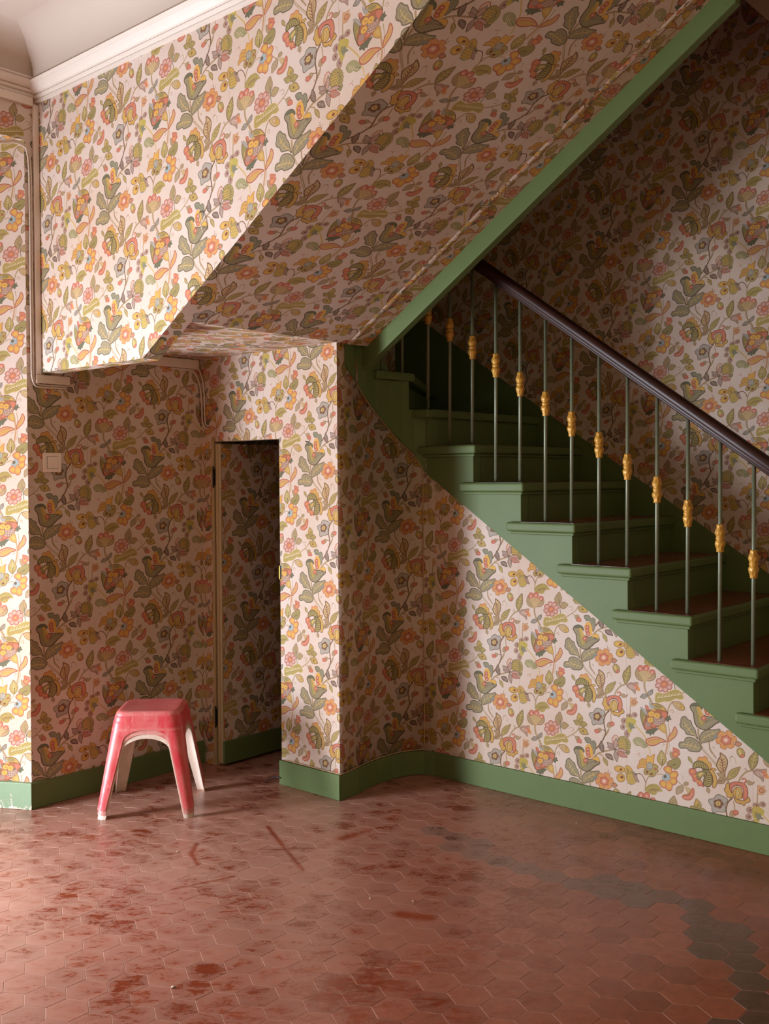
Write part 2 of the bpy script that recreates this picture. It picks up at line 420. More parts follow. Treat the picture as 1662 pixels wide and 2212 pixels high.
1 14 2.38 1069 363 1053 378
1 14 2.38 1071 346 1098 367
1 14 2.38 1071 343 1048 356
1 14 2.38 1072 326 1100 347
1 14 2.38 1072 323 1045 335
1 14 2.38 1074 303 1098 323
1 14 2.38 1074 299 1048 312
1 14 2.38 1076 280 1088 299
1 14 2.38 1076 276 1057 290
0 4 0 1117 224 1152 238 1178 258 1196 284 1208 312 1219 343 1183 329 1152 312 1130 290 1117 261
2 16 2.72 1117 224 1152 238 1178 258 1196 284 1208 312 1219 343 1183 329 1152 312 1130 290 1117 261
1 1 2.04 1124 234 1144 262 1174 298 1202 326
1 1 1.63 1139 255 1159 257
1 1 1.63 1139 255 1136 272
1 1 1.63 1159 280 1186 283
1 1 1.63 1159 280 1154 303
1 1 1.63 1176 300 1202 303
1 1 1.63 1176 300 1172 322
1 5 1.7 1131 244 1202 312
1 18 1.36 1144 258 1151 282
1 18 1.36 1144 258 1170 258
1 18 1.36 1160 276 1167 297
1 18 1.36 1160 276 1183 280
1 18 1.36 1177 295 1184 312
1 18 1.36 1177 295 1196 301
1 18 1.36 1193 313 1201 327
1 18 1.36 1193 313 1209 322
0 1 0 1100 226 1073 231 1054 227 1042 215 1034 197 1029 175 1050 177 1069 181 1085 189 1095 203
2 16 2.38 1100 226 1073 231 1054 227 1042 215 1034 197 1029 175 1050 177 1069 181 1085 189 1095 203
1 15 1.7 1094 222 1077 213 1055 198 1039 184
1 15 1.36 1081 215 1065 217
1 15 1.36 1081 215 1079 200
1 15 1.36 1066 205 1044 209
1 15 1.36 1066 205 1064 184
1 15 1.36 1054 197 1033 200
1 15 1.36 1054 197 1052 177
0 1 0 1085 238 1080 254 1071 262 1058 264 1043 262 1026 257 1034 244 1042 234 1053 229 1067 230
2 16 2.04 1085 238 1080 254 1071 262 1058 264 1043 262 1026 257 1034 244 1042 234 1053 229 1067 230
0 3 0 1311 336 1340 367 1356 398 1361 431 1359 465 1354 499 1322 469 1296 438 1284 406 1288 372
2 15 2.38 1311 336 1340 367 1356 398 1361 431 1359 465 1354 499 1322 469 1296 438 1284 406 1288 372
1 5 2.72 1312 349 1317 386 1329 435 1344 475
1 5 2.18 1316 377 1336 388
1 5 2.18 1316 377 1302 392
1 5 2.18 1322 410 1350 426
1 5 2.18 1322 410 1303 430
1 5 2.18 1330 438 1356 452
1 5 2.18 1330 438 1312 457
0 26 0 1322 327 1355 352 1380 352 1425 363 1422 323 1405 295 1401 260 1373 287 1339 302
2 16 2.04 1322 327 1355 352 1380 352 1425 363 1422 323 1405 295 1401 260 1373 287 1339 302
0 8 0 1408 350 1427 341 1447 298 1423 289 1405 309
0 11 0 1386 336 1414 339 1426 309 1402 303
1 29 1.7 1342 321 1360 301
1 29 1.7 1342 321 1367 333
1 29 1.7 1358 320 1375 300
1 29 1.7 1358 320 1381 329
1 29 1.7 1375 319 1390 300
1 29 1.7 1375 319 1395 325
1 29 1.7 1391 317 1405 300
1 29 1.7 1391 317 1408 321
1 16 2.04 1250 332 1260 339 1269 326 1260 319
0 7 0 1119 197 1101 183 1099 158 1085 136 1103 112 1114 83 1150 85 1166 115 1140 147 1134 181
2 15 2.72 1119 197 1101 183 1099 158 1085 136 1103 112 1114 83 1150 85 1166 115 1140 147 1134 181
0 11 0 1129 177 1141 200 1179 217 1228 221 1263 207 1278 166 1276 119 1256 82 1237 108 1241 161 1218 189 1179 187 1153 160 1147 124 1134 146
2 14 2.72 1129 177 1141 200 1179 217 1228 221 1263 207 1278 166 1276 119 1256 82 1237 108 1241 161 1218 189 1179 187 1153 160 1147 124 1134 146
0 7 0 1158 126 1169 159 1189 178 1218 175 1232 148 1231 101 1201 83 1174 87
2 15 2.38 1158 126 1169 159 1189 178 1218 175 1232 148 1231 101 1201 83 1174 87
0 5 0 1182 152 1208 162 1218 134 1205 103 1185 112
1 15 1.7 1189 171 1182 135 1176 93
1 17 1.7 1173 186 1195 195 1224 190
1 16 1.7 1202 155 1211 133 1201 103
0 7 0 1168 85 1204 77 1246 81 1268 98 1281 117 1297 97 1291 80 1264 66 1247 41 1227 52 1208 49 1181 59
2 15 2.72 1168 85 1204 77 1246 81 1268 98 1281 117 1297 97 1291 80 1264 66 1247 41 1227 52 1208 49 1181 59
1 8 2.38 1201 68 1240 68 1272 84
1 11 5.44 1244 219 1258 232 1261 251 1247 257 1234 245
1 14 1.36 1250 214 1265 232 1266 253 1248 262 1230 247
1 8 2.04 1253 186 1262 152 1259 111
0 1 0 1263 239 1291 248 1317 238 1334 249 1317 223 1285 213
2 16 1.7 1263 239 1291 248 1317 238 1334 249 1317 223 1285 213
1 15 2.04 1137 79 1156 91 1172 84
0 1 0 1130 -53 1139 -28 1162 -16 1181 -45 1162 -63 1139 -65
2 16 1.7 1130 -53 1139 -28 1162 -16 1181 -45 1162 -63 1139 -65
0 11 0 1203 -25 1199 -37 1187 -46 1173 -48 1161 -43 1157 -33 1161 -21 1173 -12 1187 -10 1199 -15
2 12 2.38 1203 -25 1199 -37 1187 -46 1173 -48 1161 -43 1157 -33 1161 -21 1173 -12 1187 -10 1199 -15
0 1 0 1044 -90 1071 -86 1077 -105 1054 -122
2 16 1.7 1044 -90 1071 -86 1077 -105 1054 -122
0 11 0 1056 -119 1048 -128 1034 -132 1019 -130 1010 -122 1009 -111 1017 -102 1031 -98 1046 -101 1055 -109
2 12 2.38 1056 -119 1048 -128 1034 -132 1019 -130 1010 -122 1009 -111 1017 -102 1031 -98 1046 -101 1055 -109
0 1 0 1123 -136 1134 -123 1143 -110 1149 -96 1153 -81 1155 -67 1145 -80 1136 -93 1129 -106 1124 -121
2 16 1.36 1123 -136 1134 -123 1143 -110 1149 -96 1153 -81 1155 -67 1145 -80 1136 -93 1129 -106 1124 -121
0 21 0 1045 89 1066 83 1107 71 1112 49 1094 20 1099 -14 1092 -39 1071 -49 1031 -54 998 -68 984 -53 982 -23 962 3 956 26 979 41 999 47 1019 77
2 18 2.72 1045 89 1066 83 1107 71 1112 49 1094 20 1099 -14 1092 -39 1071 -49 1031 -54 998 -68 984 -53 982 -23 962 3 956 26 979 41 999 47 1019 77
2 20 1.36 1045 75 1085 61 1096 50 1078 18 1081 -26 1032 -39 1002 -51 997 -18 976 11 982 29 1012 37
0 15 0 1063 2 1064 -10 1052 -20 1038 -23 1030 -14 1016 -21 1005 -14 999 -3 1008 8 999 17 1004 30 1015 40 1028 38 1036 50 1050 51 1063 47 1062 34 1076 33 1080 21 1077 8
2 14 1.7 1063 2 1064 -10 1052 -20 1038 -23 1030 -14 1016 -21 1005 -14 999 -3 1008 8 999 17 1004 30 1015 40 1028 38 1036 50 1050 51 1063 47 1062 34 1076 33 1080 21 1077 8
0 5 0 1057 18 1053 6 1042 -3 1029 -5 1018 0 1014 11 1018 23 1029 32 1043 34 1053 28
2 16 1.36 1057 18 1053 6 1042 -3 1029 -5 1018 0 1014 11 1018 23 1029 32 1043 34 1053 28
0 16 0 1043 14 1041 9 1036 7 1031 8 1028 12 1031 17 1036 20 1041 19
0 3 0 142 379 157 406 183 417 202 396 224 389 234 362 253 346 249 317 255 293 236 269 205 287 168 298 144 330
2 18 2.38 142 379 157 406 183 417 202 396 224 389 234 362 253 346 249 317 255 293 236 269 205 287 168 298 144 330
0 6 0 168 375 166 371 162 369 157 370 156 373 157 377 162 379 166 378
0 6 0 161 357 159 353 155 351 150 352 149 356 151 360 155 361 159 361
0 6 0 167 341 166 337 161 335 157 336 155 340 157 343 161 345 166 344
0 6 0 160 323 159 320 154 318 150 319 149 322 150 326 155 328 159 327
0 6 0 167 307 165 304 161 302 157 303 155 306 157 310 161 312 165 311
0 6 0 177 393 175 389 171 387 166 388 165 391 166 395 171 397 175 396
0 6 0 183 377 181 373 177 371 173 372 171 375 173 379 177 381 181 380
0 6 0 176 359 175 355 170 353 166 354 164 358 166 361 170 363 175 362
0 6 0 183 343 181 339 177 337 173 338 171 342 173 345 177 347 181 346
0 6 0 176 325 174 322 170 320 166 321 164 324 166 328 170 330 174 329
0 6 0 183 309 181 305 177 304 173 304 171 308 173 312 177 314 181 313
0 6 0 192 394 190 391 186 389 182 390 180 393 182 397 186 399 191 398
0 6 0 199 378 197 375 193 373 189 374 187 377 189 381 193 383 197 382
0 6 0 192 361 190 357 186 355 182 356 180 359 182 363 186 365 190 364
0 6 0 199 345 197 341 193 339 188 340 187 343 188 347 193 349 197 348
0 6 0 192 327 190 323 186 321 182 322 180 326 182 329 186 331 190 330
0 6 0 198 311 197 307 192 305 188 306 186 310 188 313 192 315 197 314
0 6 0 208 396 206 393 202 391 198 392 196 395 198 399 202 401 206 400
0 6 0 214 380 213 377 208 375 204 376 203 379 204 383 209 385 213 384
0 6 0 208 363 206 359 202 357 197 358 196 361 198 365 202 367 206 366
0 6 0 214 347 212 343 208 341 204 342 202 345 204 349 208 351 212 350
0 6 0 207 329 206 325 201 323 197 324 196 328 197 331 201 333 206 332
0 6 0 214 313 212 309 208 307 204 308 202 312 204 315 208 317 212 316
0 4 0 230 382 228 378 224 376 220 377 218 381 220 384 224 386 228 385
0 4 0 223 364 221 361 217 359 213 360 211 363 213 367 217 369 221 368
0 4 0 230 348 228 345 224 343 220 344 218 347 220 351 224 353 228 352
0 4 0 223 331 221 327 217 325 213 326 211 329 213 333 217 335 221 334
0 4 0 230 315 228 311 224 309 219 310 218 313 219 317 224 319 228 318
0 4 0 239 366 237 363 233 361 229 362 227 365 229 369 233 371 237 370
0 4 0 245 350 243 347 239 345 235 346 233 349 235 353 239 355 244 354
0 4 0 238 333 237 329 233 327 228 328 227 331 228 335 233 337 237 336
0 4 0 186 406 182 397 171 392 160 394 156 402 161 412 171 417 182 414
2 18 1.36 186 406 180 395 168 392 158 397 158 408 168 416 180 415
0 4 0 205 412 201 402 190 397 180 400 175 408 180 417 190 422 201 420
2 18 1.36 205 412 200 401 187 397 177 403 177 414 187 422 200 421
0 4 0 224 411 220 401 209 396 199 399 195 407 199 417 210 421 220 419
2 18 1.36 224 411 219 400 206 396 196 402 196 413 206 421 219 420
0 4 0 241 403 237 394 227 389 216 391 212 400 216 409 227 414 237 411
2 18 1.36 241 403 236 393 223 389 213 394 213 405 223 413 236 412
0 4 0 255 390 251 381 240 376 230 378 225 386 230 396 240 401 251 398
2 18 1.36 255 390 249 380 237 376 227 381 227 392 237 400 249 399
0 4 0 263 372 259 363 249 358 238 361 234 369 238 378 249 383 259 381
2 18 1.36 263 372 258 362 245 358 235 364 235 374 245 382 258 381
0 4 0 266 352 262 343 251 338 241 340 236 349 241 358 251 363 262 360
2 18 1.36 266 352 260 342 248 338 238 343 238 354 248 362 260 361
0 4 0 262 331 258 322 247 317 237 319 233 328 237 337 248 342 258 339
2 18 1.36 262 331 257 321 244 317 234 322 234 333 244 341 257 340
0 4 0 253 312 249 303 238 298 228 300 223 308 228 318 238 322 249 320
2 18 1.36 253 312 247 301 235 298 225 303 225 314 235 322 247 321
0 26 0 109 293 108 315 99 330 83 338 62 342 39 344 44 325 51 308 64 296 83 291
2 18 2.38 109 293 108 315 99 330 83 338 62 342 39 344 44 325 51 308 64 296 83 291
1 21 1.7 104 297 88 308 67 323 49 336
1 21 1.36 92 306 93 318
1 21 1.36 92 306 77 302
1 21 1.36 78 316 80 333
1 21 1.36 78 316 57 311
1 21 1.36 66 324 68 341
1 21 1.36 66 324 46 320
0 26 0 111 294 100 305 87 310 72 310 56 307 40 302 52 294 65 287 79 285 94 287
2 18 1.7 111 294 100 305 87 310 72 310 56 307 40 302 52 294 65 287 79 285 94 287
1 12 3.06 92 336 87 373 101 406 127 420 146 402
1 8 2.72 102 343 98 374 112 400 133 405
0 26 0 115 298 134 318 143 338 143 357 137 376 127 395 113 375 102 356 97 336 101 317
2 18 2.04 115 298 134 318 143 338 143 357 137 376 127 395 113 375 102 356 97 336 101 317
1 28 1.7 116 306 119 327 123 356 126 381
1 28 1.36 118 322 130 330
1 28 1.36 118 322 108 329
1 28 1.36 121 342 137 353
1 28 1.36 121 342 107 351
1 28 1.36 123 358 138 368
1 28 1.36 123 358 110 367
0 26 0 117 283 105 260 102 240 108 222 119 205 133 189 141 211 146 231 145 251 136 268
2 18 2.38 117 283 105 260 102 240 108 222 119 205 133 189 141 211 146 231 145 251 136 268
1 21 1.7 118 275 122 255 127 227 131 203
1 21 1.36 121 259 112 250
1 21 1.36 121 259 132 255
1 21 1.36 124 241 112 228
1 21 1.36 124 241 140 235
1 21 1.36 127 225 115 213
1 21 1.36 127 225 142 219
0 26 0 124 293 146 284 168 281 191 282 215 286 238 291 218 302 197 311 174 313 150 307
2 18 2.04 124 293 146 284 168 281 191 282 215 286 238 291 218 302 197 311 174 313 150 307
1 28 1.7 134 294 160 296 194 297 222 294
1 28 1.36 154 296 159 288
1 28 1.36 154 296 162 303
1 28 1.36 177 297 184 287
1 28 1.36 177 297 188 307
1 28 1.36 196 296 203 287
1 28 1.36 196 296 207 306
0 11 0 142 279 149 255 163 242 182 238 206 241 233 248 219 262 205 275 188 283 167 285
2 12 2.38 142 279 149 255 163 242 182 238 206 241 233 248 219 262 205 275 188 283 167 285
1 26 4.76 148 276 167 266 194 256 218 251
1 26 3.81 162 268 165 256
1 26 3.81 162 268 177 275
1 26 3.81 180 261 183 243
1 26 3.81 180 261 200 270
1 26 3.81 196 256 199 239
1 26 3.81 196 256 214 264
0 18 0 127 295 124 288 115 284 107 285 103 292 107 300 115 304 124 302
0 25 0 0 253 9 274 8 294 2 312 -8 329 -19 345 -32 322 -40 301 -38 282 -25 265
2 17 2.38 0 253 9 274 8 294 2 312 -8 329 -19 345 -32 322 -40 301 -38 282 -25 265
1 21 1.36 -3 259 -12 279 -19 306 -20 330
1 21 1.09 -10 274 -1 284
1 21 1.09 -10 274 -22 278
1 21 1.09 -16 292 -3 306
1 21 1.09 -16 292 -33 298
1 21 1.09 -19 308 -6 321
1 21 1.09 -19 308 -35 314
0 25 0 23 238 28 220 40 208 57 202 76 199 97 197 92 217 85 234 72 244 51 246
2 17 2.38 23 238 28 220 40 208 57 202 76 199 97 197 92 217 85 234 72 244 51 246
1 21 1.36 30 236 48 229 71 218 87 205
1 21 1.09 44 231 44 219
1 21 1.09 44 231 59 236
1 21 1.09 60 224 60 207
1 21 1.09 60 224 80 230
1 21 1.09 72 217 72 201
1 21 1.09 72 217 91 223
0 3 0 0 204 -1 186 5 171 15 158 28 147 42 136 44 155 43 173 36 187 22 198
2 16 1.7 0 204 -1 186 5 171 15 158 28 147 42 136 44 155 43 173 36 187 22 198
1 5 2.04 4 199 16 185 29 165 37 147
1 5 1.63 13 188 9 180
1 5 1.63 13 188 23 188
1 5 1.63 23 175 16 164
1 5 1.63 23 175 37 175
1 5 1.63 30 164 24 153
1 5 1.63 30 164 43 163
0 7 0 207 129 194 113 166 104 136 105 113 117 108 134 122 149 149 158 180 157 202 146
2 16 2.38 207 129 194 113 166 104 136 105 113 117 108 134 122 149 149 158 180 157 202 146
0 6 0 167 136 160 126 144 120 128 122 122 130 128 139 144 145 160 144
0 14 0 184 132 180 124 170 120 161 121 157 128 161 136 170 140 180 138
0 7 0 210 63 202 41 182 25 157 22 137 32 130 52 137 75 158 91 183 94 203 84
2 16 2.38 210 63 202 41 182 25 157 22 137 32 130 52 137 75 158 91 183 94 203 84
0 6 0 182 47 176 37 162 31 149 33 143 42 149 52 162 58 176 56
0 14 0 190 60 179 53 169 54 165 61 169 71 180 78 190 77 194 70
0 7 0 210 102 210 157 230 177 263 165 281 134 255 104 226 97
2 16 2.04 210 102 210 157 230 177 263 165 281 134 255 104 226 97
0 4 0 250 134 247 119 237 111 228 116 224 131 228 146 237 154 247 149
1 14 1.7 235 148 238 120
0 4 0 224 97 274 133 303 123 318 84 306 43 273 19 244 23 226 53
2 16 2.04 224 97 274 133 303 123 318 84 306 43 273 19 244 23 226 53
0 6 0 244 96 242 92 238 90 233 91 231 94 233 99 238 101 242 100
0 6 0 244 76 242 72 238 70 233 71 231 74 233 79 238 81 242 80
0 6 0 244 56 242 52 237 50 233 51 231 54 233 59 237 61 242 60
0 6 0 244 36 242 32 237 30 233 31 231 35 233 39 237 41 242 40
0 6 0 261 96 259 92 254 90 249 91 247 95 249 99 254 101 259 100
0 6 0 260 77 258 72 254 70 249 71 247 75 249 79 254 81 259 80
0 6 0 260 57 258 52 254 50 249 51 247 55 249 59 254 61 258 60
0 6 0 260 37 258 33 254 30 249 31 247 35 249 39 254 41 258 41
0 6 0 277 97 275 93 270 90 265 91 263 95 265 99 270 101 275 100
0 6 0 277 77 275 73 270 70 265 71 263 75 265 79 270 82 275 81
0 6 0 276 57 275 53 270 51 265 52 263 55 265 59 270 62 275 61
0 6 0 276 37 274 33 270 31 265 32 263 35 265 40 270 42 274 41
0 6 0 293 97 291 93 286 91 282 92 280 95 282 100 286 102 291 101
0 6 0 293 77 291 73 286 71 281 72 280 75 282 80 286 82 291 81
0 6 0 293 57 291 53 286 51 281 52 279 56 281 60 286 62 291 61
0 6 0 293 38 291 33 286 31 281 32 279 36 281 40 286 42 291 41
0 6 0 309 97 307 93 302 91 298 92 296 96 298 100 302 102 307 101
0 6 0 309 78 307 73 302 71 298 72 296 76 298 80 302 82 307 81
0 6 0 309 58 307 54 302 51 297 52 296 56 298 60 302 63 307 62
0 6 0 309 38 307 34 302 32 297 33 295 36 297 40 302 43 307 42
1 22 2.72 233 26 251 21 273 19 299 34
0 26 0 278 124 318 115 325 85 343 54 314 56 296 88
2 18 1.7 278 124 318 115 325 85 343 54 314 56 296 88
0 18 0 320 116 316 109 307 105 298 106 294 112 298 119 307 123 316 121
0 7 0 328 165 326 191 340 205 344 233 366 257 399 260 424 234 434 199 416 178 380 185 351 178
2 13 2.38 328 165 326 191 340 205 344 233 366 257 399 260 424 234 434 199 416 178 380 185 351 178
1 8 2.04 344 190 373 221 416 215
1 13 1.7 359 238 395 236 424 209
1 13 1.7 342 205 380 216 420 200
0 6 0 409 247 413 282 423 300 442 288 456 299 485 316 480 284 478 253 467 212 431 213
2 13 2.04 409 247 413 282 423 300 442 288 456 299 485 316 480 284 478 253 467 212 431 213
1 8 2.38 428 283 438 236
1 8 2.38 456 287 452 231
1 13 1.7 474 301 468 227
0 4 0 463 218 492 233 517 218 509 196 515 172 491 154 484 132 448 118 430 134 398 126 384 152 402 176 430 167
2 15 2.38 463 218 492 233 517 218 509 196 515 172 491 154 484 132 448 118 430 134 398 126 384 152 402 176 430 167
0 14 0 428 155 424 146 416 141 408 143 404 152 408 161 416 165 424 163
0 14 0 468 145 465 137 455 133 446 135 443 141 446 149 456 153 465 151
0 13 0 503 195 499 186 491 182 483 184 480 192 483 201 492 206 500 203
0 22 0 468 212 459 187 438 174 416 181 408 204 417 230 438 243 459 235
1 29 1.36 418 230 422 191
1 29 1.36 428 227 431 189
1 29 1.36 438 231 439 187
1 29 1.36 448 228 448 194
1 29 1.36 458 233 456 192
0 4 0 551 231 579 261 590 289 585 314 569 337 547 360 527 331 512 303 508 276 520 252
2 16 2.72 551 231 579 261 590 289 585 314 569 337 547 360 527 331 512 303 508 276 520 252
1 29 1.36 550 241 550 270 548 308 548 341
1 29 1.09 550 263 568 279
1 29 1.09 550 263 530 273
1 29 1.09 549 289 575 311
1 29 1.09 549 289 522 303
1 29 1.09 548 311 573 332
1 29 1.09 548 311 523 325
1 17 3.06 555 287 552 241
0 8 0 569 198 572 221 605 239 633 229 642 200 674 209 695 186 679 153 684 123 665 95 644 86 637 50 611 33 583 49 551 51 528 76 541 103 572 119 622 156 594 183
2 12 3.06 569 198 572 221 605 239 633 229 642 200 674 209 695 186 679 153 684 123 665 95 644 86 637 50 611 33 583 49 551 51 528 76 541 103 572 119 622 156 594 183
0 6 0 628 212 622 197 608 190 594 193 588 206 594 221 608 228 622 225
0 6 0 676 169 665 159 647 157 633 165 631 177 642 187 660 188 673 181
0 6 0 674 127 670 115 656 106 641 106 632 115 636 128 650 136 665 136
0 6 0 635 82 636 67 626 56 611 56 601 66 600 82 610 92 624 93
0 6 0 591 79 582 69 566 65 551 69 546 80 555 90 572 94 587 90
1 12 1.7 640 198 622 168
1 12 1.7 678 152 632 146
1 12 1.7 642 87 618 120
1 12 1.7 583 53 586 97
0 31 0 555 140 576 162 588 182 602 163 625 168 618 147 625 127 601 123 586 100 576 117 555 117
2 22 1.7 555 140 576 162 588 182 602 163 625 168 618 147 625 127 601 123 586 100 576 117 555 117
0 18 0 592 148 588 137 578 131 568 134 564 144 568 155 578 160 588 157
0 3 0 593 249 609 279 644 298 685 324 710 312 716 280 699 245 668 221 643 229 622 241
2 16 2.72 593 249 609 279 644 298 685 324 710 312 716 280 699 245 668 221 643 229 622 241
1 17 2.04 636 246 657 261 675 266
1 4 1.7 622 262 630 287
1 4 1.7 640 271 647 294
1 4 1.7 657 279 664 301
1 4 1.7 675 287 682 308
1 4 1.7 692 295 699 315
0 1 0 623 326 623 362 640 358 658 324 644 304
2 16 1.7 623 326 623 362 640 358 658 324 644 304
0 11 0 642 343 651 375 650 400 678 398 707 387 701 368 713 361 689 333 665 320
2 13 2.38 642 343 651 375 650 400 678 398 707 387 701 368 713 361 689 333 665 320
0 8 0 687 352 682 342 672 337 661 339 656 348 661 358 672 363 683 361
0 12 0 677 369 675 365 670 362 666 363 664 367 666 371 670 373 675 372
0 1 0 734 100 704 91 685 78 676 60 674 39 677 16 702 27 723 39 737 55 741 75
2 16 2.04 734 100 704 91 685 78 676 60 674 39 677 16 702 27 723 39 737 55 741 75
1 21 1.36 729 93 717 75 700 50 685 29
1 21 1.09 720 79 701 75
1 21 1.09 720 79 725 64
1 21 1.09 708 62 682 56
1 21 1.09 708 62 716 41
1 21 1.09 699 48 674 42
1 21 1.09 699 48 706 28
0 1 0 784 131 784 121 776 111 763 106 750 106 743 112 743 122 751 132 764 138 777 137
2 16 1.7 784 131 784 121 776 111 763 106 750 106 743 112 743 122 751 132 764 138 777 137
0 2 0 745 94 762 74 775 52 799 67 796 88 775 94
2 1 1.7 745 94 762 74 775 52 799 67 796 88 775 94
0 11 0 728 2 741 26 765 31 792 51 806 80 823 96 835 78 828 30 799 -5 758 -12
2 13 2.38 728 2 741 26 765 31 792 51 806 80 823 96 835 78 828 30 799 -5 758 -12
1 4 2.72 741 28 772 38 796 61 801 82
1 28 2.72 747 3 789 12 819 55
1 17 1.36 744 20 775 28 799 52
1 1 1.7 735 148 736 172 718 191
0 4 0 392 -7 421 41 471 64 521 59 556 17 535 11 513 11 496 -20 463 -30 424 -19
1 15 1.7 435 9 442 -15
1 15 1.7 449 14 456 -6
1 15 1.7 462 19 469 1
1 15 1.7 476 22 483 5
1 15 1.7 489 23 496 5
1 15 1.7 503 23 510 3
1 15 1.7 516 22 523 -1
1 14 1.36 431 -1 474 21 524 25
1 3 3.4 402 4 431 39 475 56
0 1 0 333 -52 315 -76 309 -114 329 -149 376 -161 374 -123 351 -90
2 16 2.38 333 -52 315 -76 309 -114 329 -149 376 -161 374 -123 351 -90
0 1 0 490 -75 494 -117 455 -149 409 -149 438 -120
2 16 2.38 490 -75 494 -117 455 -149 409 -149 438 -120
0 2 0 340 -86 388 -73 431 -73 467 -91 427 -133 405 -164 381 -156 362 -119
2 4 2.38 340 -86 388 -73 431 -73 467 -91 427 -133 405 -164 381 -156 362 -119
0 11 0 381 -51 376 -68 364 -80 349 -82 336 -74 332 -58 337 -42 349 -30 364 -28 377 -36
2 12 2.38 381 -51 376 -68 364 -80 349 -82 336 -74 332 -58 337 -42 349 -30 364 -28 377 -36
0 28 0 367 -58 364 -67 356 -72 349 -70 346 -61 349 -52 357 -47 364 -50
0 11 0 440 -43 434 -59 420 -71 402 -74 387 -66 382 -51 388 -34 402 -22 420 -20 434 -28
2 12 2.38 440 -43 434 -59 420 -71 402 -74 387 -66 382 -51 388 -34 402 -22 420 -20 434 -28
0 28 0 421 -50 418 -59 411 -64 404 -62 401 -53 404 -44 411 -39 418 -42
0 11 0 491 -69 486 -81 473 -90 457 -92 444 -87 439 -76 444 -64 457 -55 473 -53 486 -58
2 12 2.38 491 -69 486 -81 473 -90 457 -92 444 -87 439 -76 444 -64 457 -55 473 -53 486 -58
0 28 0 475 -76 472 -85 465 -90 458 -87 455 -79 458 -70 465 -65 472 -68
0 2 0 351 -85 391 -71 434 -76 452 -96 416 -111 373 -105
0 16 0 370 -88 369 -90 367 -91 365 -90 364 -89 365 -87 367 -86 369 -86
0 16 0 374 -98 374 -100 371 -101 369 -101 369 -99 369 -97 371 -96 374 -97
0 16 0 379 -109 378 -111 376 -112 374 -111 373 -110 374 -108 376 -107 378 -107
0 16 0 390 -85 389 -87 387 -88 385 -88 384 -86 385 -84 387 -83 389 -83
0 16 0 394 -95 393 -97 391 -98 389 -98 388 -96 389 -94 391 -93 393 -94
0 16 0 398 -106 397 -108 395 -109 393 -108 392 -107 393 -105 395 -104 397 -104
0 16 0 409 -82 408 -84 406 -85 404 -85 403 -83 404 -81 406 -80 408 -80
0 16 0 413 -93 413 -94 411 -95 408 -95 408 -93 409 -92 411 -90 413 -91
0 16 0 418 -103 417 -105 415 -106 413 -105 412 -104 413 -102 415 -101 417 -101
0 16 0 429 -79 428 -81 426 -82 424 -82 423 -80 424 -78 426 -77 428 -78
0 16 0 433 -90 432 -91 430 -92 428 -92 427 -90 428 -89 430 -88 432 -88
0 16 0 437 -100 436 -102 434 -103 432 -102 431 -101 432 -99 434 -98 436 -98
1 28 2.38 474 -117 448 -138 416 -143
0 21 0 421 -279 405 -269 390 -267 377 -273 365 -285 354 -300 369 -304 384 -306 398 -303 410 -295
2 18 2.72 421 -279 405 -269 390 -267 377 -273 365 -285 354 -300 369 -304 384 -306 398 -303 410 -295
1 18 1.36 415 -280 401 -283 381 -289 364 -296
1 18 1.09 404 -282 394 -277
1 18 1.09 404 -282 398 -293
1 18 1.09 390 -286 376 -278
1 18 1.09 390 -286 382 -302
1 18 1.09 379 -290 366 -282
1 18 1.09 379 -290 371 -304
0 21 0 427 -273 448 -269 461 -261 468 -249 470 -235 469 -220 454 -227 441 -236 431 -245 426 -258
2 18 2.72 427 -273 448 -269 461 -261 468 -249 470 -235 469 -220 454 -227 441 -236 431 -245 426 -258
1 18 1.36 431 -269 441 -258 454 -242 464 -228
1 18 1.09 439 -261 451 -259
1 18 1.09 439 -261 436 -252
1 18 1.09 448 -250 464 -248
1 18 1.09 448 -250 444 -238
1 18 1.09 455 -241 470 -239
1 18 1.09 455 -241 452 -229
0 1 0 649 -118 673 -92 683 -68 682 -45 672 -22 659 0 633 -25 615 -50 609 -74 620 -97
2 16 2.72 649 -118 673 -92 683 -68 682 -45 672 -22 659 0 633 -25 615 -50 609 -74 620 -97
1 3 2.04 648 -108 646 -83 648 -48 654 -18
1 3 1.63 646 -89 665 -75
1 3 1.63 646 -89 630 -78
1 3 1.63 646 -65 672 -46
1 3 1.63 646 -65 623 -50
1 3 1.63 649 -45 673 -27
1 3 1.63 649 -45 627 -31
0 1 0 667 -133 687 -147 705 -148 720 -140 735 -126 748 -108 729 -95 710 -87 693 -89 679 -104
2 16 2.72 667 -133 687 -147 705 -148 720 -140 735 -126 748 -108 729 -95 710 -87 693 -89 679 -104
1 4 2.04 674 -130 691 -122 715 -114 736 -110
1 4 1.63 687 -123 703 -133
1 4 1.63 687 -123 697 -105
1 4 1.63 703 -117 725 -131
1 4 1.63 703 -117 718 -92
1 4 1.63 717 -113 738 -126
1 4 1.63 717 -113 730 -90
1 24 3.06 661 -73 664 -145 674 -210
0 4 0 490 -313 494 -261 516 -239 572 -242 628 -211 677 -194 719 -206 743 -253 712 -269 677 -267 642 -288 607 -303 572 -306 536 -320 508 -326
2 5 2.72 490 -313 494 -261 516 -239 572 -242 628 -211 677 -194 719 -206 743 -253 712 -269 677 -267 642 -288 607 -303 572 -306 536 -320 508 -326
1 29 2.04 515 -285 533 -260
1 29 2.04 515 -285 547 -276
1 3 1.7 526 -288 552 -283
1 29 2.04 545 -276 563 -252
1 29 2.04 545 -276 577 -268
1 3 1.7 556 -279 582 -275
1 29 2.04 575 -267 593 -245
1 29 2.04 575 -267 606 -260
1 3 1.7 585 -271 611 -268
1 29 2.04 604 -259 622 -237
1 29 2.04 604 -259 636 -253
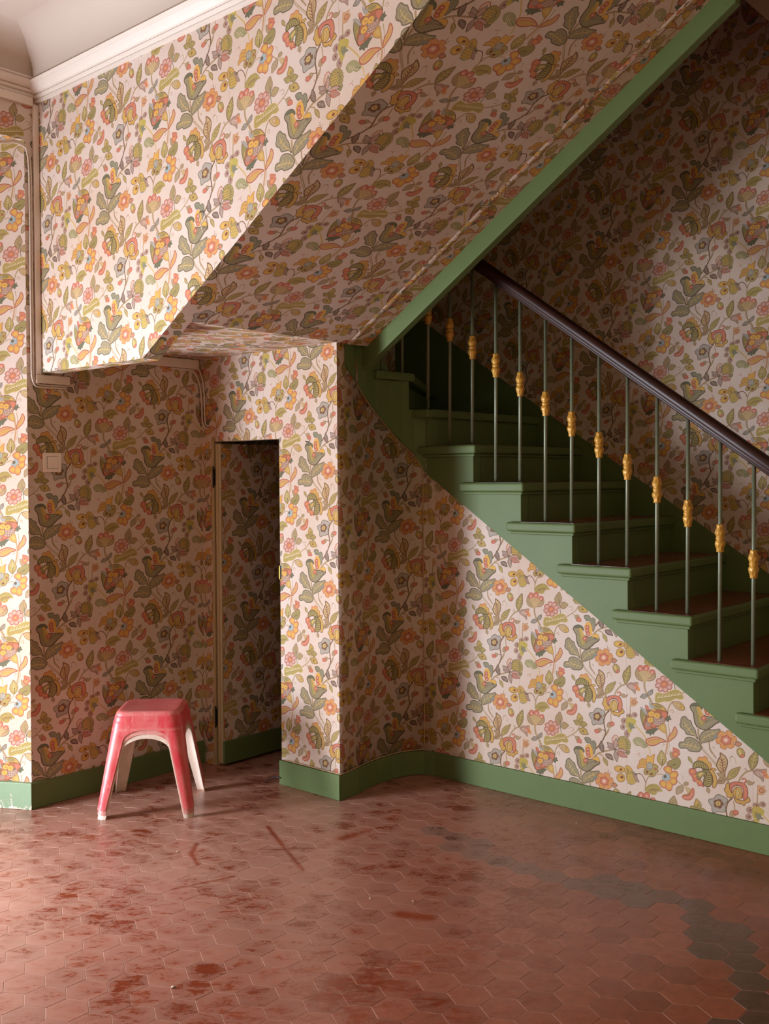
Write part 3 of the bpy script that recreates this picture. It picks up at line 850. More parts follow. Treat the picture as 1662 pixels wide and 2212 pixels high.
1 3 1.7 615 -262 641 -260
1 29 2.04 634 -250 651 -229
1 29 2.04 634 -250 665 -245
1 3 1.7 644 -254 670 -252
1 29 2.04 663 -242 681 -221
1 29 2.04 663 -242 694 -237
1 3 1.7 674 -245 699 -244
1 29 2.04 692 -234 710 -213
1 29 2.04 692 -234 723 -229
1 3 1.7 703 -237 728 -236
0 27 0 633 -162 643 -174 638 -189 625 -200 607 -200 603 -216 587 -225 570 -227 560 -215 544 -227 528 -225 516 -215 521 -199 502 -199 495 -186 496 -171 512 -160 501 -148 507 -133 520 -121 539 -122 542 -105 558 -96 575 -95 585 -107 601 -95 617 -98 628 -107 624 -123 643 -124 650 -136 649 -151
2 12 3.06 633 -162 643 -174 638 -189 625 -200 607 -200 603 -216 587 -225 570 -227 560 -215 544 -227 528 -225 516 -215 521 -199 502 -199 495 -186 496 -171 512 -160 501 -148 507 -133 520 -121 539 -122 542 -105 558 -96 575 -95 585 -107 601 -95 617 -98 628 -107 624 -123 643 -124 650 -136 649 -151
1 12 1.36 604 -161 633 -162
1 12 1.36 590 -181 607 -200
1 12 1.36 566 -189 560 -215
1 12 1.36 546 -180 521 -199
1 12 1.36 541 -160 512 -160
1 12 1.36 555 -141 538 -122
1 12 1.36 579 -133 585 -107
1 12 1.36 599 -142 624 -123
0 28 0 631 -179 628 -186 619 -191 611 -189 607 -182 611 -175 619 -170 628 -172
0 28 0 595 -205 592 -213 583 -217 575 -216 571 -209 575 -201 583 -197 592 -198
0 28 0 553 -204 549 -212 541 -217 532 -215 529 -208 532 -200 541 -196 550 -198
0 28 0 529 -177 526 -185 517 -190 508 -188 505 -181 509 -173 517 -169 526 -170
0 28 0 538 -139 534 -147 526 -152 517 -150 514 -143 517 -135 526 -131 534 -133
0 28 0 574 -113 570 -121 562 -125 553 -124 550 -117 553 -109 562 -105 570 -106
0 28 0 616 -114 612 -122 604 -126 596 -124 592 -117 596 -110 604 -105 613 -107
0 28 0 640 -141 636 -149 628 -153 619 -151 616 -145 619 -137 628 -132 636 -134
0 11 0 598 -159 605 -163 603 -171 598 -177 588 -177 587 -185 580 -190 572 -191 567 -185 559 -191 551 -189 546 -184 550 -176 541 -175 539 -168 541 -161 550 -157 546 -150 552 -143 559 -139 567 -142 572 -135 580 -133 588 -135 589 -143 598 -141 603 -145 605 -152
2 13 2.04 598 -159 605 -163 603 -171 598 -177 588 -177 587 -185 580 -190 572 -191 567 -185 559 -191 551 -189 546 -184 550 -176 541 -175 539 -168 541 -161 550 -157 546 -150 552 -143 559 -139 567 -142 572 -135 580 -133 588 -135 589 -143 598 -141 603 -145 605 -152
0 8 0 585 -161 582 -169 573 -174 564 -172 560 -165 564 -156 573 -152 582 -154
0 12 0 576 -138 574 -142 570 -144 565 -143 564 -140 565 -136 570 -133 574 -134
0 4 0 866 -75 888 -50 894 -29 888 -11 872 3 851 16 841 -6 833 -27 833 -46 843 -62
2 16 2.38 866 -75 888 -50 894 -29 888 -11 872 3 851 16 841 -6 833 -27 833 -46 843 -62
0 7 0 864 -57 878 -42 882 -29 878 -18 868 -9 855 -1 848 -14 844 -28 844 -39 850 -49
0 3 0 882 -31 878 -42 868 -48 859 -45 855 -35 859 -23 869 -17 878 -21
0 3 0 873 -80 867 -59 855 -48 839 -46 820 -50 798 -57 807 -73 817 -86 831 -93 849 -91
2 16 2.38 873 -80 867 -59 855 -48 839 -46 820 -50 798 -57 807 -73 817 -86 831 -93 849 -91
1 4 2.04 867 -78 851 -73 828 -66 810 -61
1 4 1.63 854 -74 851 -61
1 4 1.63 854 -74 840 -82
1 4 1.63 840 -70 835 -51
1 4 1.63 840 -70 819 -81
1 4 1.63 827 -66 823 -49
1 4 1.63 827 -66 808 -76
0 3 0 863 -78 876 -96 890 -102 905 -99 921 -88 937 -73 923 -60 910 -51 895 -50 880 -58
2 16 2.38 863 -78 876 -96 890 -102 905 -99 921 -88 937 -73 923 -60 910 -51 895 -50 880 -58
1 4 2.04 869 -78 885 -77 907 -75 926 -74
1 4 1.63 881 -77 891 -89
1 4 1.63 881 -77 894 -64
1 4 1.63 896 -76 910 -92
1 4 1.63 896 -76 913 -58
1 4 1.63 909 -75 921 -90
1 4 1.63 909 -75 925 -58
0 4 0 861 -79 856 -86 846 -91 835 -89 831 -83 835 -76 846 -71 856 -73
0 4 0 917 -67 913 -75 903 -80 894 -78 890 -71 894 -63 903 -58 913 -60
0 4 0 852 -125 861 -150 876 -163 897 -167 922 -163 948 -157 938 -135 926 -117 908 -108 884 -110
2 16 2.72 852 -125 861 -150 876 -163 897 -167 922 -163 948 -157 938 -135 926 -117 908 -108 884 -110
0 7 0 871 -130 876 -146 886 -154 899 -156 914 -154 931 -150 924 -136 917 -125 906 -120 891 -121
0 3 0 910 -141 903 -148 891 -149 881 -145 880 -136 887 -129 899 -128 909 -133
0 14 0 899 -137 897 -141 893 -143 889 -142 887 -139 889 -135 893 -132 897 -133
1 1 2.38 757 -134 774 -123 796 -128 795 -149 777 -157
0 1 0 815 -202 849 -191 862 -209 838 -249 828 -233
2 16 1.7 815 -202 849 -191 862 -209 838 -249 828 -233
0 11 0 845 -212 874 -218 881 -245 848 -249 836 -237
2 12 2.04 845 -212 874 -218 881 -245 848 -249 836 -237
0 7 0 459 735 513 746 558 734 591 703 605 675 576 687 512 693 477 711
2 17 2.72 459 735 513 746 558 734 591 703 605 675 576 687 512 693 477 711
0 3 0 484 733 520 739 555 724 534 707 498 710
0 3 0 367 685 355 641 364 586 386 530 405 511 397 568 406 618 412 647 389 669
2 17 2.72 367 685 355 641 364 586 386 530 405 511 397 568 406 618 412 647 389 669
0 7 0 383 604 394 617 401 581 397 544 386 561
0 13 0 401 717 427 712 444 686 519 698 586 692 605 665 586 621 554 575 508 549 461 525 407 511 386 555 396 602 420 647 408 683
2 14 2.04 401 717 427 712 444 686 519 698 586 692 605 665 586 621 554 575 508 549 461 525 407 511 386 555 396 602 420 647 408 683
0 11 0 400 717 425 713 439 689 419 684
0 11 0 393 556 418 534 454 531 418 515 400 523
0 11 0 555 685 590 682 597 662 568 635 554 657
1 11 1.7 554 659 570 669
1 11 1.7 565 639 584 642
1 11 1.7 560 616 578 612
1 11 1.7 541 596 553 585
1 11 1.7 512 584 515 569
1 11 1.7 480 582 474 567
1 11 1.7 454 592 439 580
0 21 0 354 693 383 690 405 670 425 637 401 644 372 673
2 22 1.7 354 693 383 690 405 670 425 637 401 644 372 673
0 21 0 436 756 448 727 484 718 471 689 442 714
2 22 1.7 436 756 448 727 484 718 471 689 442 714
1 22 2.72 448 739 470 722 495 719
0 26 0 575 614 557 580 515 563 473 572 455 602 473 636 516 653 558 644
0 26 0 450 562 443 544 426 535 408 540 401 556 408 575 426 584 443 578
0 25 0 423 596 420 584 411 578 403 582 400 593 403 605 412 610 420 606
0 7 0 498 692 492 685 477 681 461 682 455 687 461 694 477 698 492 697
0 25 0 446 674 443 669 434 666 424 667 421 672 424 677 434 680 443 679
0 11 0 497 560 491 551 476 546 461 548 454 556 461 565 476 570 491 568
0 28 0 492 621 490 618 487 616 483 617 482 620 483 623 487 625 490 624
0 29 0 492 604 490 601 487 600 483 600 482 603 483 607 487 608 490 607
0 28 0 492 588 490 585 487 583 483 584 482 587 483 590 487 592 490 591
0 29 0 492 571 490 568 487 567 483 568 482 570 483 574 487 575 490 574
0 29 0 506 622 505 619 501 618 498 618 496 621 498 624 501 626 505 625
0 28 0 506 606 505 603 501 601 498 602 496 605 498 608 501 610 505 609
0 29 0 506 589 504 586 501 585 497 585 496 588 497 592 501 593 504 592
0 28 0 506 573 504 570 501 568 497 569 496 572 497 575 501 577 504 576
0 28 0 520 624 519 621 515 619 512 620 510 623 512 626 515 627 519 627
0 29 0 520 607 519 604 515 602 512 603 510 606 512 609 515 611 519 610
0 28 0 520 591 519 588 515 586 512 587 510 590 512 593 515 595 519 594
0 29 0 520 574 519 571 515 570 512 570 510 573 512 577 515 578 519 577
0 29 0 535 625 533 622 530 620 526 621 525 624 526 627 530 629 533 628
0 28 0 534 609 533 606 529 604 526 605 524 608 526 611 529 612 533 612
0 29 0 534 592 533 589 529 588 526 588 524 591 526 594 529 596 533 595
0 28 0 534 576 533 573 529 571 526 572 524 575 526 578 529 580 533 579
0 28 0 549 627 547 623 544 622 540 623 539 626 540 629 544 630 547 629
0 29 0 549 610 547 607 544 605 540 606 539 609 540 612 544 614 547 613
0 28 0 548 594 547 591 543 589 540 590 539 593 540 596 544 597 547 597
0 29 0 548 577 547 574 543 573 540 573 538 576 540 579 543 581 547 580
0 29 0 563 628 561 625 558 623 554 624 553 627 554 630 558 632 561 631
0 28 0 563 612 561 608 558 607 554 608 553 611 554 614 558 615 561 614
0 29 0 563 595 561 592 558 590 554 591 553 594 554 597 558 599 561 598
0 28 0 562 579 561 576 558 574 554 575 553 578 554 581 558 583 561 582
1 18 1.36 483 608 492 566
1 18 1.36 502 610 509 568
1 18 1.36 520 612 526 569
1 18 1.36 539 613 543 571
1 18 1.36 557 615 560 573
0 25 0 561 640 555 630 540 624 525 627 519 636 525 646 540 651 555 649
0 6 0 487 656 481 641 466 631 448 629 433 636 427 650 433 664 448 674 467 676 481 669
2 13 1.7 487 656 481 641 466 631 448 629 433 636 427 650 433 664 448 674 467 676 481 669
0 13 0 464 653 462 649 457 647 453 648 451 652 453 656 457 658 462 657
0 6 0 536 648 530 634 515 624 497 622 482 629 476 642 482 657 497 667 516 669 530 662
2 13 1.7 536 648 530 634 515 624 497 622 482 629 476 642 482 657 497 667 516 669 530 662
0 13 0 513 646 511 642 506 640 502 641 500 645 502 649 506 651 511 650
0 6 0 478 602 472 588 457 578 438 576 423 583 417 596 423 611 438 621 457 623 472 616
2 13 1.7 478 602 472 588 457 578 438 576 423 583 417 596 423 611 438 621 457 623 472 616
0 13 0 454 600 452 596 447 594 443 595 441 599 443 603 448 605 452 604
1 17 1.7 476 631 480 607 469 582
0 7 0 527 564 572 591 589 552 590 513 554 518 522 539
2 16 2.04 527 564 572 591 589 552 590 513 554 518 522 539
0 5 0 547 560 572 568 578 539 561 531
0 24 0 586 636 607 651 623 663 625 643 637 635 614 624 610 609 589 619
2 18 1.7 586 636 607 651 623 663 625 643 637 635 614 624 610 609 589 619
0 24 0 407 499 440 518 497 536 518 535 486 504 475 482 458 486 447 469 432 483 411 481
2 18 1.7 407 499 440 518 497 536 518 535 486 504 475 482 458 486 447 469 432 483 411 481
0 10 0 587 441 546 459 493 464 439 445 405 423 416 394 453 383 500 399 539 425
2 12 3.74 587 441 546 459 493 464 439 445 405 423 416 394 453 383 500 399 539 425
0 7 0 432 407 468 429 518 444 546 443 511 416 468 400
1 13 1.7 425 412 475 439 532 449
0 10 0 606 442 615 491 644 531 665 577 687 541 671 496 638 465
2 12 3.4 606 442 615 491 644 531 665 577 687 541 671 496 638 465
0 7 0 624 477 648 516 664 542 662 505 638 479
1 1 2.38 625 698 642 714 654 700 642 687
1 1 2.38 560 397 564 416 581 415
0 2 0 650 771 678 789 719 786 749 757 750 729 708 721 670 741
2 16 2.72 650 771 678 789 719 786 749 757 750 729 708 721 670 741
0 7 0 716 778 746 754 744 733 712 730
2 4 1.36 716 778 746 754 744 733 712 730
2 16 1.36 674 769 709 775 726 752 702 741
0 26 0 229 558 223 542 209 531 192 530 178 538 172 553 178 568 192 579 210 581 224 573
2 1 1.7 229 558 223 542 209 531 192 530 178 538 172 553 178 568 192 579 210 581 224 573
0 14 0 211 557 209 550 204 546 200 549 198 555 200 562 204 565 209 563
0 26 0 217 503 212 488 199 477 183 476 171 483 166 498 171 513 184 523 199 525 212 517
2 1 1.7 217 503 212 488 199 477 183 476 171 483 166 498 171 513 184 523 199 525 212 517
0 14 0 202 501 200 495 195 491 190 494 188 500 190 507 195 510 200 508
0 26 0 256 451 251 431 238 417 221 416 208 426 203 446 208 466 222 480 238 481 251 471
2 1 1.7 256 451 251 431 238 417 221 416 208 426 203 446 208 466 222 480 238 481 251 471
0 14 0 240 450 238 443 233 440 229 442 227 448 229 455 233 458 238 456
0 26 0 279 606 274 592 260 582 243 581 229 587 223 600 229 614 243 623 260 625 274 618
2 1 1.7 279 606 274 592 260 582 243 581 229 587 223 600 229 614 243 623 260 625 274 618
0 14 0 262 604 260 597 255 594 250 596 248 603 250 609 255 613 260 610
0 26 0 329 624 324 611 311 601 295 600 281 606 276 619 282 633 295 642 311 644 324 637
2 1 1.7 329 624 324 611 311 601 295 600 281 606 276 619 282 633 295 642 311 644 324 637
0 14 0 313 623 311 616 306 613 302 615 300 621 302 628 307 631 311 629
0 32 0 223 581 251 597 292 591 316 572 306 540 284 519 276 482 247 450 232 495 220 525
1 5 2.72 244 577 255 541 243 497
0 3 0 244 552 266 545 262 517 243 509
0 23 0 254 526 284 547 291 526 313 509 284 502 262 486
0 10 0 265 697 261 734 266 767 289 760 320 769 317 745 333 734 303 698
2 1 1.7 265 697 261 734 266 767 289 760 320 769 317 745 333 734 303 698
2 14 2.04 312 729 309 720 300 713 289 712 280 717 277 726 281 736 289 743 300 744 309 738
0 11 0 301 726 299 722 295 720 290 722 288 725 290 729 295 731 299 730
0 30 0 287 393 300 421 338 434 374 425 400 403 421 372 381 353 352 367 319 361
2 3 1.7 287 393 300 421 338 434 374 425 400 403 421 372 381 353 352 367 319 361
1 29 1.7 316 406 327 373
1 29 1.7 335 400 347 370
1 29 1.7 354 395 367 368
1 29 1.7 373 390 388 365
1 24 2.04 367 387 392 377 414 368
1 11 1.7 312 285 330 293 341 285 353 268
1 16 1.7 337 291 348 304
1 16 1.7 -5 404 2 389
1 16 1.7 67 -120 37 -137'''
_col = wallpaper(MOTIF, PAL)
_img = np.concatenate([_col, np.roll(_col, _col.shape[0] // 2, 0)], 1)
_rgba = np.ones(_img.shape[:2] + (4,), np.float32); _rgba[..., :3] = np.clip(_img, 0, 1)
print_img = bpy.data.images.new('wallpaper_print', _img.shape[1], _img.shape[0]); print_img.pixels.foreach_set(_rgba.ravel()); print_img.update(); print_img.pack()
def paper_mat():
    m, nt, N, L, b = new_mat('floral_wallpaper')
    tc = N.new('ShaderNodeTexCoord'); im = N.new('ShaderNodeTexImage'); im.image = print_img; im.interpolation = 'Linear'
    L.new(tc.outputs['UV'], im.inputs['Vector'])
    p = poscoord(N)
    # linen weave of the paper: fine threads both ways
    uvx = mapping(N, L, tc.outputs['UV'], (900, 26, 1)); uvy = mapping(N, L, tc.outputs['UV'], (40, 420, 1))
    wx = noise(N, L, 1, 2, .5, uvx); wy = noise(N, L, 1, 2, .5, uvy)
    add = nd(N, 'ShaderNodeMath', operation='ADD'); L.new(wx, add.inputs[0]); L.new(wy, add.inputs[1])
    weave = ramp(N, L, add.outputs[0], [(.55, .80), (1.25, 1.0)])
    c = mix(N, L, .5, im.outputs[0], mix(N, L, 1.0, im.outputs[0], weave, 'MULTIPLY'))
    # faded, slightly dirty patches
    age = ramp(N, L, noise(N, L, 1.7, 5, .6, p), [(.3, lin((236, 222, 206))), (.7, (1, 1, 1, 1))])
    c = mix(N, L, 1.0, c, age, 'MULTIPLY')
    # butt seams between the drops
    sx = N.new('ShaderNodeSeparateXYZ'); L.new(tc.outputs['UV'], sx.inputs[0])
    m1 = nd(N, 'ShaderNodeMath', operation='MULTIPLY_ADD'); m1.inputs[1].default_value = 2; m1.inputs[2].default_value = -.5 - .207; L.new(sx.outputs[0], m1.inputs[0])
    fr = nd(N, 'ShaderNodeMath', operation='PINGPONG'); fr.inputs[1].default_value = .5; L.new(m1.outputs[0], fr.inputs[0])
    lt = nd(N, 'ShaderNodeMath', operation='LESS_THAN'); lt.inputs[1].default_value = .0022; L.new(fr.outputs[0], lt.inputs[0])
    mk = nd(N, 'ShaderNodeMath', operation='MULTIPLY'); mk.inputs[1].default_value = .28; L.new(lt.outputs[0], mk.inputs[0])
    c = mix(N, L, mk.outputs[0], c, lin((120, 92, 72)))
    L.new(c, b.inputs['Base Color']); b.inputs['Roughness'].default_value = .72
    b.inputs['Specular IOR Level'].default_value = .15
    h = nd(N, 'ShaderNodeMath', operation='ADD'); L.new(add.outputs[0], h.inputs[0])
    big = nd(N, 'ShaderNodeMath', operation='MULTIPLY'); big.inputs[1].default_value = 6; L.new(noise(N, L, 5, 2, .5, p), big.inputs[0]); L.new(big.outputs[0], h.inputs[1])
    bump(N, L, b, h.outputs[0], .28, .0012)
    return m
PAPER = paper_mat()
def green_mat():
    m, nt, N, L, b = new_mat('green_paint'); p = poscoord(N)
    c = mix(N, L, noise(N, L, 3, 6, .65, p), lin((84, 98, 56)), lin((99, 113, 69)))
    chip = ramp(N, L, noise(N, L, 38, 3, .6, p), [(.755, 0.0), (.77, .8)])
    c = mix(N, L, chip, c, lin((120, 116, 88)))
    scuff = ramp(N, L, noise(N, L, 9, 6, .7, mapping(N, L, p, (1, 1, 4))), [(.62, 0.0), (.8, .35)])
    c = mix(N, L, scuff, c, lin((58, 66, 44)))
    L.new(c, b.inputs['Base Color']); b.inputs['Roughness'].default_value = .52; b.inputs['Specular IOR Level'].default_value = .22
    bump(N, L, b, noise(N, L, 22, 4, .6, p), .18, .002); return m
GREEN = green_mat()
def plaster_green():
    m, nt, N, L, b = new_mat('chipped_green_paint'); p = poscoord(N)
    sx = N.new('ShaderNodeSeparateXYZ'); L.new(p, sx.inputs[0])
    mr = nd(N, 'ShaderNodeMapRange'); mr.inputs[1].default_value = 0; mr.inputs[2].default_value = .055; mr.inputs[3].default_value = .32; mr.inputs[4].default_value = 0; L.new(sx.outputs[2], mr.inputs[0])
    ad = nd(N, 'ShaderNodeMath', operation='ADD'); L.new(mr.outputs[0], ad.inputs[0]); L.new(noise(N, L, 24, 6, .7, p), ad.inputs[1])
    k = ramp(N, L, ad.outputs[0], [(.70, 0.0), (.73, 1.0)])
    c = mix(N, L, noise(N, L, 8, 5, .6, p), lin((112, 134, 100)), lin((132, 150, 118)))
    c = mix(N, L, k, c, lin((200, 190, 170)))
    L.new(c, b.inputs['Base Color']); b.inputs['Roughness'].default_value = .55; bump(N, L, b, k, .5, .003); return m
GREENCHIP = plaster_green()
WHITE = simple('white_painted_plaster', (208, 192, 180), .55, .03, 5, 0, .12, 30)
CEILW = simple('ceiling_paint', (184, 166, 152), .7, .03, 2, 0, .08, 20)
CREAMW = simple('ochre_plaster', (222, 198, 146), .8, .03, 2, 0, .08, 20)
BROWNC = simple('brown_ceiling_paint', (118, 92, 72), .8, .04, 3, 0, .05, 20)
PLASTIC = simple('white_plastic', (216, 196, 182), .4, .03, 12, 0, .03)
SWITCHM = simple('ivory_plastic', (232, 212, 198), .35, .02, 12, 0, .0)
CABLEM = simple('cable_sheath', (206, 188, 174), .42, .05, 20, 0, 0)
CREAM = simple('cream_gloss_paint', (182, 160, 122), .42, .08, 14, 0, .1)
DARKW = simple('dark_wood_and_gap_shade', (58, 46, 34), .7, .1, 20)
CORDM = simple('tan_cord', (176, 142, 104), .6, .08, 20, 0, 0)
BLACKM = simple('black_rubber', (18, 16, 15), .5, .1, 20, 0, 0)
IRON = simple('dark_iron', (40, 34, 28), .5, .1, 40, .6, 0)
BRASS = simple('brass', (206, 168, 84), .35, .08, 50, .85, .05)
GOLDP = simple('gold_painted_iron', (192, 138, 52), .40, .14, 70, .15, .25, 240)
RODM = simple('grey_green_rod', (112, 114, 92), .38, .10, 30, .2, .1, 120)
PEBBLE = simple('plaster_crumb', (188, 170, 150), .8, .1, 60)
def wood_mat():
    m, nt, N, L, b = new_mat('dark_mahogany'); p = poscoord(N)
    v = mapping(N, L, p, (3, 60, 40), (0, .6, 0))
    c = mix(N, L, noise(N, L, 1, 5, .6, v), lin((34, 17, 13)), lin((66, 34, 24)))
    L.new(c, b.inputs['Base Color']); b.inputs['Roughness'].default_value = .42; b.inputs['Specular IOR Level'].default_value = .35; b.inputs['Coat Weight'].default_value = .0
    b.inputs['Coat Roughness'].default_value = .2
    return m
WOOD = wood_mat()
STROKES = [((0.989, 0.245), (1.455, 0.003), 0.018), ((0.921, -0.079), (0.995, -0.163), 0.02), ((0.995, -0.163), (1.107, -0.219), 0.017), ((1.152, 0.023), (1.356, 0.228), 0.012), ((1.222, -0.427), (1.300, -0.205), 0.013), ((1.330, 0.336), (1.340, 0.408), 0.034), ((0.518, -0.075), (0.552, 0.071), 0.01), ((1.986, -0.054), (2.074, -0.013), 0.036)]
def tile_mat(name, dusty=1.0):
    m, nt, N, L, b = new_mat(name); p = poscoord(N)
    at = nd(N, 'ShaderNodeAttribute', attribute_name='tone'); sp = N.new('ShaderNodeSeparateColor'); L.new(at.outputs['Color'], sp.inputs[0])
    c = ramp(N, L, sp.outputs[0], [(0, lin((122, 50, 26))), (.5, lin((136, 58, 32))), (1, lin((147, 68, 40)))])
    cl = ramp(N, L, noise(N, L, 26, 6, .65, p), [(.25, lin((206, 196, 190))), (.75, (1, 1, 1, 1))])
    c = mix(N, L, 1.0, c, cl, 'MULTIPLY')
    c = mix(N, L, sp.outputs[1], c, mix(N, L, noise(N, L, 14, 4, .6, p), lin((70, 38, 27)), lin((88, 52, 38))))
    # dust film: thick along the joints, wiped off the middles of the tiles in patches and streaks
    pw = mapping(N, L, p, (1, 1, 1), (0, 0, math.radians(-41)))
    def madd(a, k, c_):
        n = nd(N, 'ShaderNodeMath', operation='MULTIPLY_ADD'); L.new(a, n.inputs[0]); n.inputs[1].default_value = k
        if hasattr(c_, 'links'): L.new(c_, n.inputs[2])
        else: n.inputs[2].default_value = c_
        return n.outputs[0]
    n1 = noise(N, L, 2.6, 5, .6, pw, .5); n2 = noise(N, L, 1, 7, .7, mapping(N, L, pw, (13, 30, 1)), .9); n3 = noise(N, L, 1, 4, .7, mapping(N, L, pw, (50, 90, 1)), 1.2)
    sq = nd(N, 'ShaderNodeMath', operation='POWER'); L.new(sp.outputs[2], sq.inputs[0]); sq.inputs[1].default_value = 2.2
    s_ = madd(n3, .34, madd(n2, .68, madd(n1, .48, madd(sq.outputs[0], .08, madd(sp.outputs[0], .07, -.28)))))
    film = ramp(N, L, s_, [(.41, 0.0), (.46, .42), (.53, .80), (.66, 1.0)])
    sx = N.new('ShaderNodeSeparateXYZ'); L.new(p, sx.inputs[0])
    mr = nd(N, 'ShaderNodeMapRange'); mr.inputs[1].default_value = 2.9; mr.inputs[2].default_value = 1.0; mr.inputs[3].default_value = .06; mr.inputs[4].default_value = .80; L.new(sx.outputs[0], mr.inputs[0])
    f = nd(N, 'ShaderNodeMath', operation='MULTIPLY'); L.new(film, f.inputs[0]); L.new(mr.outputs[0], f.inputs[1])
    f2 = nd(N, 'ShaderNodeMath', operation='MULTIPLY'); f2.inputs[1].default_value = dusty; L.new(f.outputs[0], f2.inputs[0])
    # strokes where something was dragged through the dust
    def stroke(a, b_, w):
        ab = Vector((b_[0] - a[0], b_[1] - a[1], 0))
        s1 = nd(N, 'ShaderNodeVectorMath', operation='SUBTRACT'); L.new(p, s1.inputs[0]); s1.inputs[1].default_value = (a[0], a[1], 0)
        d1 = nd(N, 'ShaderNodeVectorMath', operation='DOT_PRODUCT'); L.new(s1.outputs[0], d1.inputs[0]); d1.inputs[1].default_value = ab / ab.length_squared
        cl_ = nd(N, 'ShaderNodeClamp'); L.new(d1.outputs['Value'], cl_.inputs[0])
        sc = nd(N, 'ShaderNodeVectorMath', operation='SCALE'); sc.inputs[0].default_value = ab; L.new(cl_.outputs[0], sc.inputs['Scale'])
        ds = nd(N, 'ShaderNodeVectorMath', operation='DISTANCE'); L.new(s1.outputs[0], ds.inputs[0]); L.new(sc.outputs[0], ds.inputs[1])
        q = nd(N, 'ShaderNodeMapRange'); q.inputs[1].default_value = w * .5; q.inputs[2].default_value = w * 1.3; L.new(madd(n2, .014, ds.outputs['Value']), q.inputs[0]); return q.outputs[0]
    keep = f2.outputs[0]
    for a, b_, w in STROKES:
        m_ = nd(N, 'ShaderNodeMath', operation='MULTIPLY'); L.new(keep, m_.inputs[0]); L.new(stroke(a, b_, w), m_.inputs[1]); keep = m_.outputs[0]
    c = mix(N, L, keep, c, lin((172, 128, 110)))
    L.new(c, b.inputs['Base Color'])
    rr = nd(N, 'ShaderNodeMapRange'); b.inputs['Specular IOR Level'].default_value = .55; rr.inputs[3].default_value = .24; rr.inputs[4].default_value = .40; L.new(f2.outputs[0], rr.inputs[0]); L.new(rr.outputs[0], b.inputs['Roughness'])
    bump(N, L, b, noise(N, L, 40, 5, .6, p), .12, .002); return m
TILEM = tile_mat('terracotta_tile')
TREADT = tile_mat('terracotta_tread', .5)
GROUT = simple('grout', (172, 126, 102), .85, .12, 30, 0, .2, 80)
def worn_plastic(name, base, worn, amount):
    m, nt, N, L, b = new_mat(name); t = objco(N)
    k = noise(N, L, 9, 8, .72, mapping(N, L, t, (1, 1, .5)), .5)
    k = ramp(N, L, k, [(.50 - amount * .1, 0.0), (.68, .8)])
    sc = ramp(N, L, noise(N, L, 60, 4, .7, mapping(N, L, t, (1, 1, .12)), .3), [(.60, 0.0), (.68, .55)])
    g = N.new('ShaderNodeNewGeometry'); sz = N.new('ShaderNodeSeparateXYZ'); L.new(g.outputs['Normal'], sz.inputs[0])
    top = ramp(N, L, sz.outputs[2], [(.55, 0.0), (.95, .45)])
    c = mix(N, L, noise(N, L, 7, 4, .6, t), lin(base), lin(tuple(min(255, int(x * 1.07)) for x in base)))
    wa = nd(N, 'ShaderNodeAttribute', attribute_name='wear'); ws = nd(N, 'ShaderNodeMath', operation='MULTIPLY'); L.new(wa.outputs['Fac'], ws.inputs[0]); L.new(ramp(N, L, noise(N, L, 26, 5, .7, t), [(.36, .1), (.6, 1.0)]), ws.inputs[1]); pt = ws.outputs[0]
    c = mix(N, L, top, c, lin(worn)); c = mix(N, L, k, c, lin(worn)); c = mix(N, L, pt, c, lin(worn)); c = mix(N, L, sc, c, lin(tuple(min(255, x + 22) for x in worn)))
    L.new(c, b.inputs['Base Color']); b.inputs['Roughness'].default_value = .42
    bump(N, L, b, noise(N, L, 50, 5, .6, t), .2, .001); return m
STOOLRED = worn_plastic('worn_red_plastic', (190, 44, 54), (206, 122, 116), .9)
STOOLPINK = worn_plastic('dusty_red_plastic', (186, 84, 80), (204, 150, 138), 1.4)
STOOLWHITE = worn_plastic('dusty_white_plastic', (214, 192, 176), (196, 168, 150), .8)

# ------------------------------------------------------------------ plan of the place (metres, x along the stair, y away from the street wall)
RISE, GO = .1816, .2702
Y0, Y0B = -.217, -.135            # wall that hangs under the upper flight
Y1, Y2, Y3 = .7008, 1.2888, 2.27  # wall with the low door, stair wall, back wall
YS = .90                          # face of the upper string
SL, SA = .6486, 1.9738 - .6486 * .7927   # slope of the ceiling under the upper flight
CZ = 3.42
def slope(x): return SA + SL * x
A2 = [(.980, .7030), (.968, .82), (.945, .92), (.936, 1.0), (.938, 1.10), (.952, 1.18), (.978, 1.24), (1.02, 1.272), (1.08, Y2)]
def a2x(y):
    for (ax, ay), (bx, by) in zip(A2[:-1], A2[1:]):
        if ay <= y <= by: return ax + (bx - ax) * (y - ay) / (by - ay)
    return A2[0][0]
def a2_low(y): # underside of the string where it winds round
    P = [(.70, 2.05), (.853, 1.921), (.959, 1.835), (1.076, 1.744), (1.217, 1.621), (1.30, 1.545), (1.40, 1.49)]
    for (a, b), (c, d) in zip(P[:-1], P[1:]):
        if y <= c: return b + (d - b) * (y - a) / (c - a)
    return 1.49
def p2_low(x): return 1.5059 - .670 * (x - 1.023)
def const(s0, z0, w, h): return lambda n, c: (s0, z0, w, h)
def wall(name, bm, offs):
    o = structure(mesh_obj(name, bm, PAPER)); uv_paper(o, offs); return o
